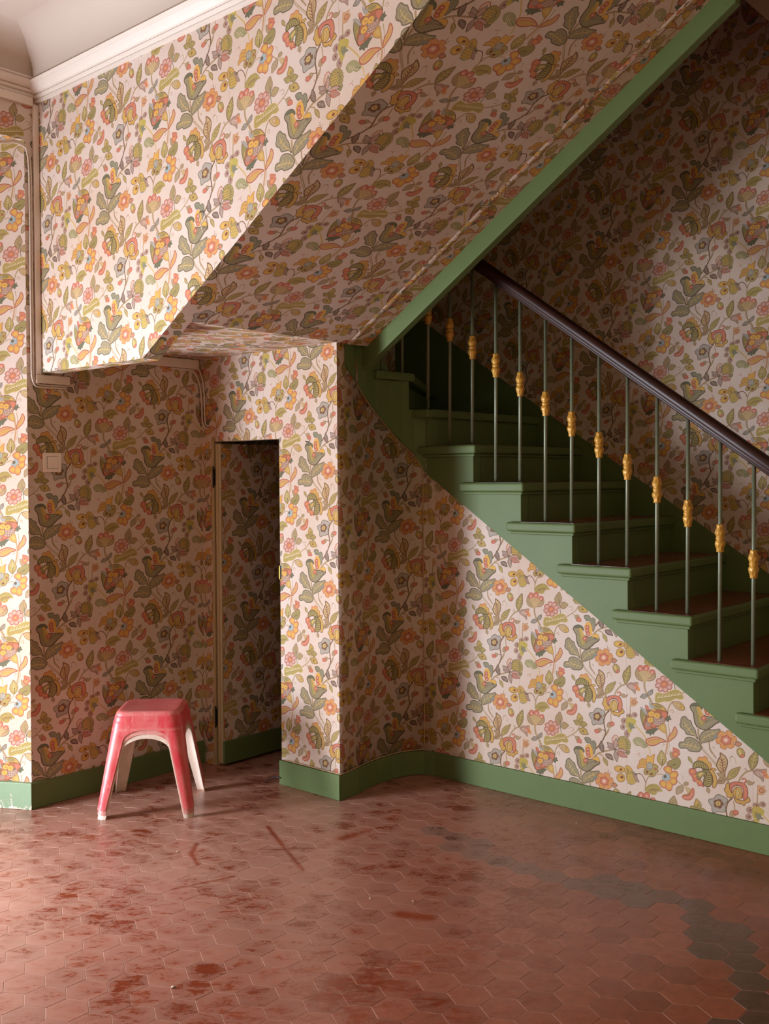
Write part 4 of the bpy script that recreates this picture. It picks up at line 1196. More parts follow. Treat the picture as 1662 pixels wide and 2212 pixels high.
# left wall with the splayed entrance
SPL = (-.5, -.283 - .5 * .078 / .141)
def off_left(n, c):
    if n.x > .9: return (-.098, 1.240, .576, .546)
    if n.y < -.3 and n.x > .1: return (-.365 - .283 * abs(n.x), 1.487, .56, .545)
    if n.y < -.3: return (-.365 + .135, 1.487, .56, .545)
    return (0, 0, .55, .545)
wall('wall_left', prism([(0, -.283), (0, 2.30), (-.5, 2.30), SPL], 'z', 0, 5.0), off_left)
bm = prism([(0, -3.0), (0, -.283), SPL, (-.5, -2.9)], 'z', 3.0, 3.6)
wall('wall_left_lintel', bm, const(-.098, 1.240, .576, .546))
wall('wall_left_near', prism([(0, -5), (0, -3.0), (-.5, -2.9), (-.5, -5)], 'z', 0, 3.6), const(-.098, 1.24, .576, .546))
bm = bmesh.new()
for a, b in (((-.56, -2.95, 0), (-.5, -2.42, 3.02)), ((-.56, -1.48, 0), (-.5, -.5, 3.02)), ((-.56, -2.42, 2.32), (-.5, -1.48, 3.02))): bm_box(bm, a, b)
structure(mesh_obj('wall_entrance', bm, WHITE))
# hanging wall under the upper flight
poly = [(0, 1.967), (.782, slope(.782)), (2.72, slope(2.72)), (2.72, 3.45), (0, 3.45)]
def off_p0(n, c):
    if abs(n.z) > .3: return (.54, 3.100, .612, .547)
    return (1.215, 2.893, .556, .545)
wall('wall_under_flight', prism(poly, 'y', Y0, Y0B), off_p0)
# low-door wall
bm = bmesh.new()
DX0, DX1, DZ = .075, .590, 1.672
bm_box(bm, (0, Y1, 0), (DX0, Y1 + .07, DZ)); bm_prism(bm, [(0, Y1), (.98, Y1), (.962, Y1 + .07), (0, Y1 + .07)], 'z', DZ, 2.12); bm_prism(bm, [(DX1, Y1), (.98, Y1), (.962, Y1 + .07), (DX1, Y1 + .07)], 'z', 0, DZ)
wall('wall_door', bm, const(.915, .967, .5475, .548))
# end wall under the winders (bowed) and the stair wall
bm = bmesh.new(); prevv = None; L_ = 0
uvl = bm.loops.layers.uv.new('paper'); cum = [0]
for a, b in zip(A2[:-1], A2[1:]): cum.append(cum[-1] + math.hypot(b[0] - a[0], b[1] - a[1]))
lo = [bm.verts.new((x, y, 0)) for x, y in A2]
hi = [bm.verts.new((x, y, (2.10 if y < .83 else min(2.10, a2_low(y) + .04)) if x < 1.05 else 1.50)) for x, y in A2]
for i in range(len(A2) - 1):
    f = bm.faces.new((lo[i], lo[i + 1], hi[i + 1], hi[i]))
    for lp in f.loops:
        k = i if lp.vert in (lo[i], hi[i]) else i + 1
        lp[uvl].uv = ((cum[k] - .51) / .576 / 2 + .25, (lp.vert.co.z - .690) / .546 + .5)
    f.smooth = True
o = structure(mesh_obj('wall_stair_end', bm, PAPER)); sm = o.modifiers.new('thick', 'SOLIDIFY'); sm.thickness = .004; sm.offset = -1 
P2POLY = [(1.08, 0), (3.24, 0), (3.24, .05), (1.08, p2_low(1.08) + .03)]
wall('wall_stair', prism(P2POLY, 'y', Y2, Y2 + .05), const(1.461, .421, .547, .54))
def off_back(n, c): return (1.514, 2.632, .545, .535)
wall('wall_back', box((-.5, Y3, 0), (5.7, Y3 + .1, 5.0)), off_back)
structure(mesh_obj('wall_right', box((5.6, -5, 0), (5.7, .9, 5.0)), CREAMW))
structure(mesh_obj('wall_right_stair', box((5.6, .9, 0), (5.7, Y3, 5.0)), DARKW))  # unseen stretch, split off and made dark to cut bounce into the stairwell
structure(mesh_obj('wall_front', box((-.5, -5.1, 0), (5.7, -5.0, 3.6)), CREAMW))
# ceilings
structure(mesh_obj('ceiling', box((-.3, -5, CZ), (5.6, Y0, CZ + .1)), CEILW))
structure(mesh_obj('ceiling_upper_landing', box((2.717, Y0, 3.25), (5.6, Y3, 3.45)), BROWNC))
structure(mesh_obj('ceiling_stairwell', box((-.1, Y0, 4.6), (5.6, Y3, 4.7)), BROWNC))
structure(mesh_obj('wall_upper_landing', box((2.72, -.217, 3.45), (5.6, -.117, 4.6)), BROWNC))
o = structure(mesh_obj('wall_upper_room', box((0, Y0, 3.45), (2.72, Y0B, 4.6)), BROWNC))
XF = (2.10 - SA) / SL
o = structure(mesh_obj('ceiling_landing', box((0, Y0B, 2.10), (XF, Y1 + .07, 2.14)), PAPER)); uv_paper(o, const(.54, 2.115, .612, .547))
# papered slope under the upper flight, with the soft ridge where the paper turns
bm = bmesh.new(); xs = (XF, 2.717)
rows = [(Y0B, 0), (.765, 0), (.775, -.005), (.786, -.006), (.797, -.003), (YS + .02, 0)]
for z_off in (0,):
    g = [[bm.verts.new((x, y if i == 0 else (y + (.03 if .7 < y < .85 else 0)), slope(x) + dz)) for y, dz in rows] for i, x in enumerate(xs)]
for k in range(len(rows) - 1): bm.faces.new((g[0][k], g[0][k + 1], g[1][k + 1], g[1][k]))
top = [bm.verts.new((x, y, slope(x) + .1)) for x, y in ((xs[0], Y0B), (xs[0], YS + .02), (xs[1], YS + .02), (xs[1], Y0B))]
bm.faces.new(top)
bmesh.ops.recalc_face_normals(bm, faces=bm.faces[:])
for f in bm.faces:
    if f.normal.z > 0 and f.calc_center_median().z < slope(f.calc_center_median().x) + .05: f.normal_flip()
o = structure(mesh_obj('ceiling_under_flight', bm, PAPER)); uv_paper(o, const(.54, 3.100, .612, .547))
# ------------------------------------------------------------------ cornice
PROF = [(0, 3.176), (.012, 3.177), (.014, 3.188), (.010, 3.191), (.020, 3.194), (.024, 3.204), (.019, 3.208), (.030, 3.211), (.044, 3.222), (.054, 3.236), (.058, 3.244), (.064, 3.246), (.067, 3.252), (.062, 3.258), (0, 3.258)]
structure(mesh_obj('trim_1', prism([(Y0 - d, z) for d, z in PROF], 'x', 0.0, 3.4), WHITE))
structure(mesh_obj('trim_2', prism([(d, z + (.02 if z < 3.25 else .012 if z < 3.255 else .006)) for d, z in PROF], 'y', -4.9, Y0), WHITE))
# hollow of plaster between cornice and ceiling, mitred in the corner
bm = bmesh.new(); rows = []
for k in range(13):
    a = k / 12 * math.pi / 2; d = .056 + .17 * (1 - math.cos(a)); z = 3.256 + (CZ + .001 - 3.256) * math.sin(a)
    rows.append([bm.verts.new(q) for q in ((3.4, Y0 - d, z), (d, Y0 - d, z), (d, -4.9, z))])
for A, B in zip(rows[:-1], rows[1:]):
    for k in (0, 1): bm.faces.new((A[k], A[k + 1], B[k + 1], B[k]))
o = structure(mesh_obj('ceiling_cove', bm, CEILW)); 
for p in o.data.polygons: p.use_smooth = True
bm = bmesh.new(); bm.from_mesh(o.data)
for e in bm.edges:
    if all(abs((v.co.x) - (Y0 - v.co.y)) < 1e-4 for v in e.verts): e.smooth = False
bm.to_mesh(o.data); bm.free()
# ------------------------------------------------------------------ skirting boards
HB, TB = .1167, .015
def skirt(name, bm, mat=GREEN, bw=.003):
    o = structure(mesh_obj(name, bm, mat)); bevel(o, bw, 2); return o
skirt('baseboard_left', box((0, -.283 - TB, 0), (TB, Y1 - .01, HB)))
jd = Vector((-.141, -.078, 0)).normalized(); jn = Vector((jd.y, -jd.x, 0))
if jn.y > 0: jn = -jn
bm = bmesh.new(); a = Vector((0, -.283, 0)); b = a + jd * .45
pts = [a, b, b + jn * .016, a + jn * .016 + Vector((TB, 0, 0))]
bm_prism(bm, [(q.x, q.y) for q in pts], 'z', 0, HB + .003); skirt('baseboard_entrance', bm, GREENCHIP)
skirt('baseboard_door', box((DX1 - .004, Y1 - TB, 0), (.98 + .010, Y1, HB)))
bm = bmesh.new(); outer = []
for i, (x, y) in enumerate(A2):
    p0 = Vector(A2[max(i - 1, 0)]); p1 = Vector(A2[min(i + 1, len(A2) - 1)]); t = (p1 - p0).normalized(); outer.append((x + t.y * TB, y - t.x * TB))
outer[0] = (.98 + .010, Y1 - .0)
bm_prism(bm, outer + A2[::-1], 'z', 0, HB); skirt('baseboard_stair_end', bm)
skirt('baseboard_stair', box((1.075, Y2 - TB, 0), (3.24, Y2, HB)))
# ------------------------------------------------------------------ hexagonal floor
HS, HWD, HROW = .0664, .1150, .0996
DARK = [(1.633, .641), (1.899, .563), (2.166, .575), (2.459, .60), (2.71, .658), (2.846, .514), (2.997, .352), (3.142, .122), (3.2, -.1)]
def dark_at(x, y):
    d = 9
    for (ax, ay), (bx, by) in zip(DARK[:-1], DARK[1:]):
        L2 = (bx - ax) ** 2 + (by - ay) ** 2; t = max(0, min(1, ((x - ax) * (bx - ax) + (y - ay) * (by - ay)) / L2))
        d = min(d, math.hypot(x - ax - t * (bx - ax), y - ay - t * (by - ay)))
    return d < .075
def hexpts(cx, cy, r): return [(cx + r * math.cos(math.radians(90 + 60 * k)), cy + r * math.sin(math.radians(90 + 60 * k))) for k in range(6)]
def hex_geo(bm, cx, cy, zt, tone, dark, lay, tilt=(0, 0)):
    r1, r0 = HS - .0016, HS - .0010
    top = [bm.verts.new((x, y, zt + (x - cx) * tilt[0] + (y - cy) * tilt[1])) for x, y in hexpts(cx, cy, r1)]
    mid = [bm.verts.new((x, y, zt - .0009)) for x, y in hexpts(cx, cy, r0)]
    bot = [bm.verts.new((x, y, zt - .009)) for x, y in hexpts(cx, cy, r0)]
    for v in top + mid + bot: v[lay] = (tone, dark, 1, 1)
    ce = bm.verts.new((cx, cy, zt)); ce[lay] = (tone, dark, 0, 1)
    for k in range(6): bm.faces.new((top[k], top[(k + 1) % 6], ce))
    for A, B in ((mid, top), (bot, mid)):
        for k in range(6): bm.faces.new((A[k], A[(k + 1) % 6], B[(k + 1) % 6], B[k]))
floor = structure(mesh_obj('floor', box((-.6, -5, -.12), (5.6, Y3, -.0010)), GROUT))
cells = []
for j in range(-56, 20):
    for i in range(-30, 26):
        x = 3.004 + i * HWD + (j % 2) * HWD / 2; y = .362 + j * HROW
        if not (-.55 < x < 5.55 and -4.9 < y < 2.2) or (y > Y2 - .02 and x > .95) : continue
        u, v, z = project((x, y, 0))
        vis = z > .3 and 0 < u < W_ and 0 < v < H_ and (x > .05 and y < Y2 - .05 and not (x < .99 and y > Y1 - .03))
        cells.append((-1e6 / z ** 3 if vis else z, x, y))
cells.sort()
variants = {}
for dk in (0, 1):
    for k in range(7):
        bm = bmesh.new(); lay = bm.verts.layers.float_color.new('tone')
        hex_geo(bm, 0, 0, -.0001, (k + .5) / 7, float(dk), lay, (random.uniform(-.003, .003), random.uniform(-.003, .003)))
        me = bpy.data.meshes.new('floor_tile'); bm.normal_update(); bm.to_mesh(me); bm.free(); me.materials.append(TILEM); variants[dk, k] = me
bm = bmesh.new(); lay = bm.verts.layers.float_color.new('tone')
for n_, (s, x, y) in enumerate(cells):
    dk = 1 if dark_at(x, y) else 0; k = random.randrange(7); zz = -random.uniform(.0001, .0004)
    if n_ < 300:
        o = bpy.data.objects.new('floor_tile', variants[dk, k]); COL.objects.link(o); o.parent = floor; o.location = (x, y, zz); o.rotation_euler = (0, 0, random.choice((0, math.pi / 3, -math.pi / 3, math.pi)))
    else:
        hex_geo(bm, x, y, zz, (k + random.random()) / 7, float(dk), lay, (random.uniform(-.003, .003), random.uniform(-.003, .003)))
o = mesh_obj('floor_tiles', bm, TILEM, floor); o['kind'] = 'stuff'
# ------------------------------------------------------------------ staircase
stair = thing('staircase', 'green painted staircase with terracotta treads winding up behind the floral wall', 'staircase', (1.0, Y2, 0))
def sp(name, bm, mat, smooth=False, parent=None):
    o = mesh_obj(name, bm, mat, None, smooth)
    pr = parent or stair
    o.data.transform(Matrix.Translation((-1.0, -Y2, 0))); o.parent = pr
    return o
def riser_x(i): return 2.677 - (i - 4) * GO
# cut string on the stair side
SF = Y2 - .012
top = []
for i in range(1, 10):
    top += [(riser_x(i), (i - 1) * RISE), (riser_x(i), i * RISE)]
top += [(riser_x(10), 9 * RISE), (riser_x(10), 10 * RISE)] 
xe = 1.03
low = [(xe, 10 * RISE), (xe, p2_low(xe)), (3.21, max(0.0, p2_low(3.21)))]
pts = top + low[:2] + [(3.19, p2_low(3.19)), (3.24, 0.0)]
o = sp('string', prism(pts, 'y', SF, SF + .06), GREEN); bevel(o, .003, 2)
# winding part of the string
bm = bmesh.new()
path = [(1.035, SF - .002)] + [(x + .012, y) for x, y in A2[::-1] if .84 < y < 1.25 and x < 1.0] + [(.957, YS - .045), (.972, .83), (.986, .76)]
def wind_top(y): return 10 * RISE if y > 1.215 else (11 * RISE if y > 1.0 else 2.13)
ins = []
for a, b in zip(path[:-1], path[1:]):
    ins.append(a)
    for c in (1.215, 1.0):
        if a[1] > c > b[1]:
            t = (a[1] - c) / (a[1] - b[1]); x = a[0] + (b[0] - a[0]) * t; ins += [(x, c + 1e-4), (x, c - 1e-4)]
ins.append(path[-1])
lo = []; hi = []
for x, y in ins:
    zl = p2_low(1.035) if x > 1.02 else min(2.08, a2_low(y)); lo.append(bm.verts.new((x, y, zl))); hi.append(bm.verts.new((x, y, min(2.125, wind_top(y)))))
for i in range(len(ins) - 1): bm.faces.new((lo[i + 1], lo[i], hi[i], hi[i + 1]))
bmesh.ops.recalc_face_normals(bm, faces=bm.faces[:])
for f in bm.faces:
    if f.normal.x < 0: f.normal_flip()
o = sp('winding_string', bm, GREEN); s_ = o.modifiers.new('thick', 'SOLIDIFY'); s_.thickness = .035; s_.offset = -1
# upper string hanging along the edge of the upper flight
pts = [(.935, 1.975), (1.976, 2.649), (2.766, 3.160), (2.766, 3.42), (2.60, 3.40), (.935, 2.30)]
o = sp('upper_string', prism(pts, 'y', YS, YS + .045), GREEN); bevel(o, .004, 2)
# treads and risers
def hex_clip(bm, x0, x1, y0, y1, z, lay, ph):
    def clip(poly, ax, v, keep):
        out = []
        for a, b in zip(poly, poly[1:] + poly[:1]):
            ia, ib = keep(a[ax]), keep(b[ax])
            if ia: out.append(a)
            if ia != ib:
                t = (v - a[ax]) / (b[ax] - a[ax]); out.append(tuple(a[k] + t * (b[k] - a[k]) for k in (0, 1)))
        return out
    for j in range(-1, 14):
        for i in range(-2, 5):
            cx = x0 + ph + i * HWD + (j % 2) * HWD / 2; cy = y0 + j * HROW
            p = hexpts(cx, cy, HS - .0012)
            for ax, v, kp in ((0, x0, lambda q: q >= x0), (0, x1, lambda q: q <= x1), (1, y0, lambda q: q >= y0), (1, y1, lambda q: q <= y1)):
                p = clip(p, ax, v, kp)
                if not p: break
            if len(p) < 3: continue
            A = [bm.verts.new((x, y, z)) for x, y in p]; B = [bm.verts.new((x, y, z - .004)) for x, y in p]
            tn = random.random()
            for v in A + B: v[lay] = (tn, .25, random.random(), 1)
            bm.faces.new(A)
            for k in range(len(p)): bm.faces.new((B[k], B[(k + 1) % len(p)], A[(k + 1) % len(p)], A[k]))
for i in range(1, 10):
    z = i * RISE; xa = riser_x(i); xb = riser_x(i + 1)
    plan = [(xa + .030, SF - .028), (xa + .030, Y3 - .022), (xb, Y3 - .022), (xb, SF), (xb - .068, SF), (xb - .068, SF - .028)]
    t = sp('tread', prism(plan, 'z', z - .042, z), GREEN); bevel(t, .011, 4, 50)
    plan2 = [(xa + .014, SF - .013), (xa + .014, Y3 - .022), (xa - .004, Y3 - .022), (xa - .004, SF + .0), (xb - .052, SF + .0), (xb - .052, SF - .013)]
    bd = sp('nosing_bead', prism(plan2, 'z', z - .056, z - .042), GREEN, False, t); bevel(bd, .005, 3, 50)
    bm = bmesh.new(); lay = bm.verts.layers.float_color.new('tone')
    hex_clip(bm, xb + .002, xa + .012, SF - .010, Y3 - .03, z + .0012, lay, random.uniform(0, .1))
    tl = sp('tread_tiles', bm, TREADT, False, t); tl['kind'] = 'stuff'
    sp('riser', box((xa - .02, SF + .061, (i - 1) * RISE), (xa, Y3 - .022, z - .042)), GREEN)
wind = [([(1.056 + .03, 1.262), (1.086, Y3 - .022), (.30, Y3 - .022), (.93, 1.215), (1.0, 1.235)], 10), ([(.985, 1.235), (.33, Y3 - .022), (.005, Y3 - .022), (.005, 1.55), (.93, .99), (.975, .985)], 11),
        ([(.97, 1.02), (.005, 1.58), (.005, .90), (.955, .92)], 12)]
for plan, i in wind:
    z = i * RISE
    t = sp('tread', prism(plan, 'z', z - .042, z), GREEN); bevel(t, .008, 3, 50)
sp('riser', box((1.036, SF + .02, 9 * RISE), (1.056, Y3 - .022, 10 * RISE - .042)), GREEN)
def wallriser(a, b, z0, z1):
    d = Vector((b[0] - a[0], b[1] - a[1])).normalized(); n = Vector((-d.y, d.x)) * .02
    return prism([a, b, (b[0] + n.x, b[1] + n.y), (a[0] + n.x, a[1] + n.y)], 'z', z0, z1)
sp('riser', wallriser((.925, 1.225), (.30, Y3 - .03), 10 * RISE, 11 * RISE - .042), GREEN)
sp('riser', wallriser((.93, 1.0), (.01, 1.56), 11 * RISE, 12 * RISE - .042), GREEN)
# return pieces of the winder nosings, seen on the outside of the string
ret = sp('nosing_return', box((.945, 1.23, 10 * RISE - .042), (1.086, 1.262, 10 * RISE)), GREEN); bevel(ret, .01, 3)
ret = sp('nosing_return', box((.935, 1.01, 11 * RISE - .042), (.985, 1.262, 11 * RISE)), GREEN); bevel(ret, .01, 3)
# raking skirting on the back wall
sk = [(.0, 2.60), (.0, 1.80), (.982, 1.60), (3.45, .0), (3.78, 0), (3.78, .05), (.982, 1.93)]
o = sp('wall_string', prism(sk, 'y', Y3 - .02, Y3), GREEN); bevel(o, .003, 1)
# ------------------------------------------------------------------ railing
rail = thing('stair_railing', 'thin grey-green iron railing with gold collars and a dark wooden handrail', 'railing', (1.0, 1.329, 0))
YR = 1.322
def rl(name, bm, mat, smooth=False, parent=None):
    o = mesh_obj(name, bm, mat, None, smooth); o.data.transform(Matrix.Translation((-1.0, -1.329, 0))); o.parent = parent or rail; return o
def rail_z(x): return 1.527 + (2.706 - x) * (2.503 - 1.527) / (2.706 - 1.328)
RS = [(-.019, -.030), (-.022, -.022), (-.018, -.016), (-.026, -.010), (-.030, .004), (-.026, .018), (-.014, .028), (0, .031), (.014, .028), (.026, .018), (.030, .004), (.026, -.010), (.018, -.016), (.022, -.022), (.019, -.030)]
rp = [(3.42, YR), (2.6, YR), (1.9, YR), (1.4, YR), (1.2, YR), (1.10, YR - .004), (1.02, 1.29), (.98, 1.22), (.962, 1.12), (.958, 1.03), (.99, .96), (1.06, .925), (1.2, .922), (2.4, .922)]
rz = [rail_z(3.42), rail_z(2.6), rail_z(1.9), rail_z(1.4), rail_z(1.2), rail_z(1.1), 2.735, 2.80, 2.87, 2.94, 3.0, 3.06, 3.15, 3.93]
pth = [(x, y, z) for (x, y), z in zip(rp, rz)]
pp = [Vector(q) for q in pth[:4]] + spline(pth[3:], 3)[1:]
bm = bmesh.new(); rings = []
for i, p in enumerate(pp):
    d = (pp[min(i + 1, len(pp) - 1)] - pp[max(i - 1, 0)]).normalized(); sd = Vector((d.y, -d.x, 0)).normalized(); ud = sd.cross(d).normalized()
    if ud.z < 0: ud = -ud
    rings.append([bm.verts.new(p + sd * a + ud * b) for a, b in RS])
for a, b in zip(rings[:-1], rings[1:]):
    for k in range(len(RS)): bm.faces.new((a[k], a[(k + 1) % len(RS)], b[(k + 1) % len(RS)], b[k]))
bm.faces.new(rings[0]); bm.faces.new(rings[-1][::-1]); bmesh.ops.recalc_face_normals(bm, faces=bm.faces[:])
o = rl('handrail', bm, WOOD, True); o['label'] = 'dark mahogany handrail'
CP = [(-.056, .0125), (-.054, .0145), (-.046, .0135), (-.038, .0150), (-.030, .0185), (-.022, .0205), (-.014, .0195), (-.009, .0160), (-.006, .0155), (-.004, .0172), (.000, .0178), (.004, .0172), (.006, .0155), (.009, .0158), (.014, .0185), (.022, .0205), (.030, .0190), (.038, .0155), (.046, .0130), (.053, .0140), (.056, .0120)]
bm = bmesh.new(); SEG = 28; rr = []
for z, r in CP:
    rel = .0016 * min(1, max(0, abs(z) - .009) / .012)
    rr.append([bm.verts.new(((r + rel * math.cos(7 * a + 2.2 * math.sin(z * 120))) * math.cos(a), (r + rel * math.cos(7 * a + 2.2 * math.sin(z * 120))) * math.sin(a), z)) for a in [2 * math.pi * k / SEG for k in range(SEG)]])
for a, b in zip(rr[:-1], rr[1:]):
    for k in range(SEG): bm.faces.new((a[k], a[(k + 1) % SEG], b[(k + 1) % SEG], b[k]))
bm.faces.new(rr[0][::-1]); bm.faces.new(rr[-1])
collar_me = bpy.data.meshes.new('collar'); bm.normal_update(); bm.to_mesh(collar_me); bm.free(); collar_me.materials.append(GOLDP)
for p in collar_me.polygons: p.use_smooth = True
def baluster(x, y, z0, z1, zc, lean=0):
    b = rl('baluster', tube([(x, y, z0), (x + lean * .5, y, (z0 + z1) / 2), (x + lean, y, z1)], .0083, 10), RODM, True)
    c = bpy.data.objects.new('collar', collar_me); COL.objects.link(c); c.parent = b
    c.location = (x - 1.0 + lean * (zc - z0) / (z1 - z0), y - 1.329, zc); c.rotation_euler = (0, 0, random.uniform(0, 6)); c['label'] = 'gold leaf-moulded collar'
for k in range(18):
    x = 2.657 + .1369 * (5 - k)
    i = 0
    while riser_x(i + 1) > x - .0 and i < 9: i += 1
    z0 = i * RISE if x > 1.06 else 10 * RISE
    zc = 1.126 + (2.66 - x) * .7135
    if x < .99: continue
    baluster(x, YR, z0, rail_z(x) - .028, zc, .006)
baluster(.958, 1.19, 11 * RISE, 2.80, 2.39); baluster(.952, 1.045, 11 * RISE, 2.90, 2.48)
# ------------------------------------------------------------------ low papered door, standing open
door = structure(thing('door_1', 'low papered door standing open against the left wall', 'door', (.1, Y1 + .012, 0))); del door['category']
def dp(name, bm, mat, par=None):
    o = mesh_obj(name, bm, mat); o.data.transform(Matrix.Translation((-.1, -Y1 - .012, 0))); o.parent = par or door; return o
leaf = dp('door_leaf', box((.106, Y1 + .014, .012), (.141, Y1 + .52, DZ - .012)), PAPER)
leaf.data.transform(Matrix.Translation((.1, Y1 + .012, 0))); uv_paper(leaf, const(.983, 1.25, .56, .546)); leaf.data.transform(Matrix.Translation((-.1, -Y1 - .012, 0)))
e = dp('door_edge', box((.104, Y1 + .004, .014), (.122, Y1 + .0138, DZ - .012)), CREAM); bevel(e, .002)
e = dp('door_edge', box((.124, Y1 + .006, .014), (.1405, Y1 + .0138, DZ - .012)), CREAM); bevel(e, .002)
bb = dp('door_baseboard', box((.1412, Y1 + .004, .013), (.155, Y1 + .52, HB + .012)), GREEN); bevel(bb, .003)
for zc in (1.49, .25):
    h = dp('hinge', box((.094, Y1 + .002, zc - .045), (.1035, Y1 + .016, zc + .045)), IRON); 
    bevel(h, .003); k = dp('hinge_pin', tube([(.0925, Y1 - .001, zc - .055), (.0925, Y1 - .001, zc + .055)], .0045, 8), IRON, h)
dp('door_jamb', box((DX0, Y1 + .003, 0), (.092, Y1 + .06, DZ - .001)), CREAM)
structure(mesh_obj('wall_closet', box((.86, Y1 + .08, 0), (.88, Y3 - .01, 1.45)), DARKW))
kp = bmesh.new()
bm_box(kp, (DX1 - .010, Y1 - .0015, .990), (DX1 - .0005, Y1 + .012, 1.060))
o = mesh_obj('strike_plate', kp, BRASS); bevel(o, .003, 2); tag(o, 'small brass strike plate on the right edge of the low door opening', 'strike plate')
pk = mesh_obj('strike_socket', box((DX1 - .0004, Y1 - .003, .992), (DX1 + .009, Y1 - .0002, 1.058)), IRON, o); bevel(pk, .002)
for zc in (1.052, .998):
    mesh_obj('screw', tube([(DX1 - .0055, Y1 - .0028, zc), (DX1 - .0055, Y1 - .0012, zc)], .0022, 8), IRON, o)
# ------------------------------------------------------------------ light switch
sw = thing('light_switch', 'square white light switch on the shaded papered wall at left', 'light switch', (0, -.166, 1.560))
o = mesh_obj('switch_plate', box((.0, -.046, -.044), (.009, .046, .044)), SWITCHM, sw); bevel(o, .003, 3)
o = mesh_obj('rocker_gap_shade', box((.0086, -.0275, -.028), (.0093, .0275, .028)), DARKW, sw)  # thin dark sheet painted in as the shade around the rocker
o = mesh_obj('rocker', box((.0088, -.026, -.0265), (.0125, .026, .0265)), SWITCHM, sw); bevel(o, .0015, 2); o.rotation_euler = (0, math.radians(1.5), 0)
mesh_obj('rocker_mark', box((.0122, -.001, -.021), (.0134, .001, -.006)), WHITE, sw)
# ------------------------------------------------------------------ trunking and cables
def trunk(name, a, b, label):
    o = mesh_obj(name, box(a, b), PLASTIC); bevel(o, .002, 2); return tag(o, label, 'cable trunking')
trunk('cable_trunking', (0, -.244, 1.957), (.016, Y0 - .001, 3.165), 'tall white cable trunking running up the corner to the cornice')
trunk('cable_trunking', (0, -4.6, 3.156), (.018, -.246, 3.194), 'long white cable trunking running flat under the cornice at upper left')
trunk('cable_trunking', (0, -.244, 1.918), (.016, -.075, 1.956), 'short white cable trunking under the lower left corner of the hanging wall')
trunk('cable_trunking', (0, -.13, 2.048), (.016, .675, 2.094), 'white cable trunking high on the shaded wall behind the hanging wall')
def cable(label, pts, r=.0042):
    o = mesh_obj('cable', tube(spline(pts, 6), r, 8), CABLEM, None, True); return tag(o, label, 'cable', None)
C1 = [(.006, -.9, 2.93), (.006, -.5, 2.955), (.006, -.397, 2.968), (.006, -.335, 2.986), (.006, -.285, 2.978), (.006, -.262, 2.94), (.006, -.2545, 2.85), (.006, -.2535, 2.6), (.006, -.254, 2.3), (.006, -.2535, 2.05), (.006, -.253, 1.96), (.006, -.246, 1.925), (.006, -.225, 1.9115), (.006, -.16, 1.911), (.006, -.08, 1.912)]
cable('inner white cable curving into the tall trunking at left and down around its foot', C1)
cable('outer white cable looping beside the first one along the tall trunking at left', [(x, y - (.0095 if z > 1.94 and z < 2.95 else .006 if z <= 1.94 else 0), z - (.010 if z < 1.95 or z > 2.95 else 0)) for x, y, z in C1])
C2 = [(.006, .50, 2.043), (.006, .60, 2.041), (.008, .645, 2.030), (.012, .672, 1.99), (.016, Y1 - .016, 1.93), (.018, Y1 - .012, 1.85), (.020, Y1 - .010, 1.78), (.040, Y1 - .008, 1.745), (.062, Y1 - .006, 1.738)]
cable('left white cable dropping from the trunking end to the low door corner', C2)
cable('right white cable dropping from the trunking end to the low door corner', [(.006, .672, 2.052), (.010, .686, 2.035), (.026, Y1 - .010, 1.98), (.032, Y1 - .006, 1.90), (.033, Y1 - .006, 1.82), (.040, Y1 - .006, 1.765), (.06, Y1 - .006, 1.752)])
W1 = [(.945, .895, 1.955), (.962, .855, 1.905)] + [(a2x(y) + .004, y, a2_low(y) - .004) for y in (.87, .92, .98, 1.05, 1.12, 1.18, 1.23)] + [(1.016, 1.262, 1.535), (1.022, 1.267, 1.48), (1.022, 1.267, 1.0), (1.022, 1.267, .5), (1.022, 1.266, .16), (1.010, 1.258, .126), (.985, 1.228, .122), (.955, 1.16, .1215), (.944, 1.06, .1215), (.950, .94, .1215), (.972, .83, .1215), (.987, .74, .1215), (.990, .705, .1215), (.975, .6925, .1215), (.80, .694, .1215), (.62, .694, .1215)]
o = mesh_obj('bell_wire', tube(spline(W1, 3), .0027, 6), CORDM, None, True); tag(o, 'thin tan bell wire following the stair string down the bowed wall and along the skirting', 'wire')
o = mesh_obj('wire', tube(spline([(.60, Y1 - .02, .034), (.575, Y1 - .025, .035), (.548, Y1 - .03, .026), (.532, Y1 - .045, .010), (.528, Y1 - .055, .0035)], 5), .0028, 7), BLACKM, None, True)
tag(o, 'short black wire poking out by the end of the door wall skirting', 'wire')
o = mesh_obj('nail', tube([(.793, Y1 + .004, 1.652), (.793, Y1 - .016, 1.650), (.793, Y1 - .02, 1.655)], .0025, 7), IRON); tag(o, 'small dark nail in the papered wall right of the low door', 'nail')
o = mesh_obj('wire', tube(spline([(1.155, Y0 - .001, 2.487), (1.162, Y0 - .012, 2.476), (1.178, Y0 - .016, 2.44), (1.186, Y0 - .012, 2.405)], 5), .0022, 7), PLASTIC, None, True)
tag(o, 'thin pale wire end hanging from the hanging papered wall', 'wire')
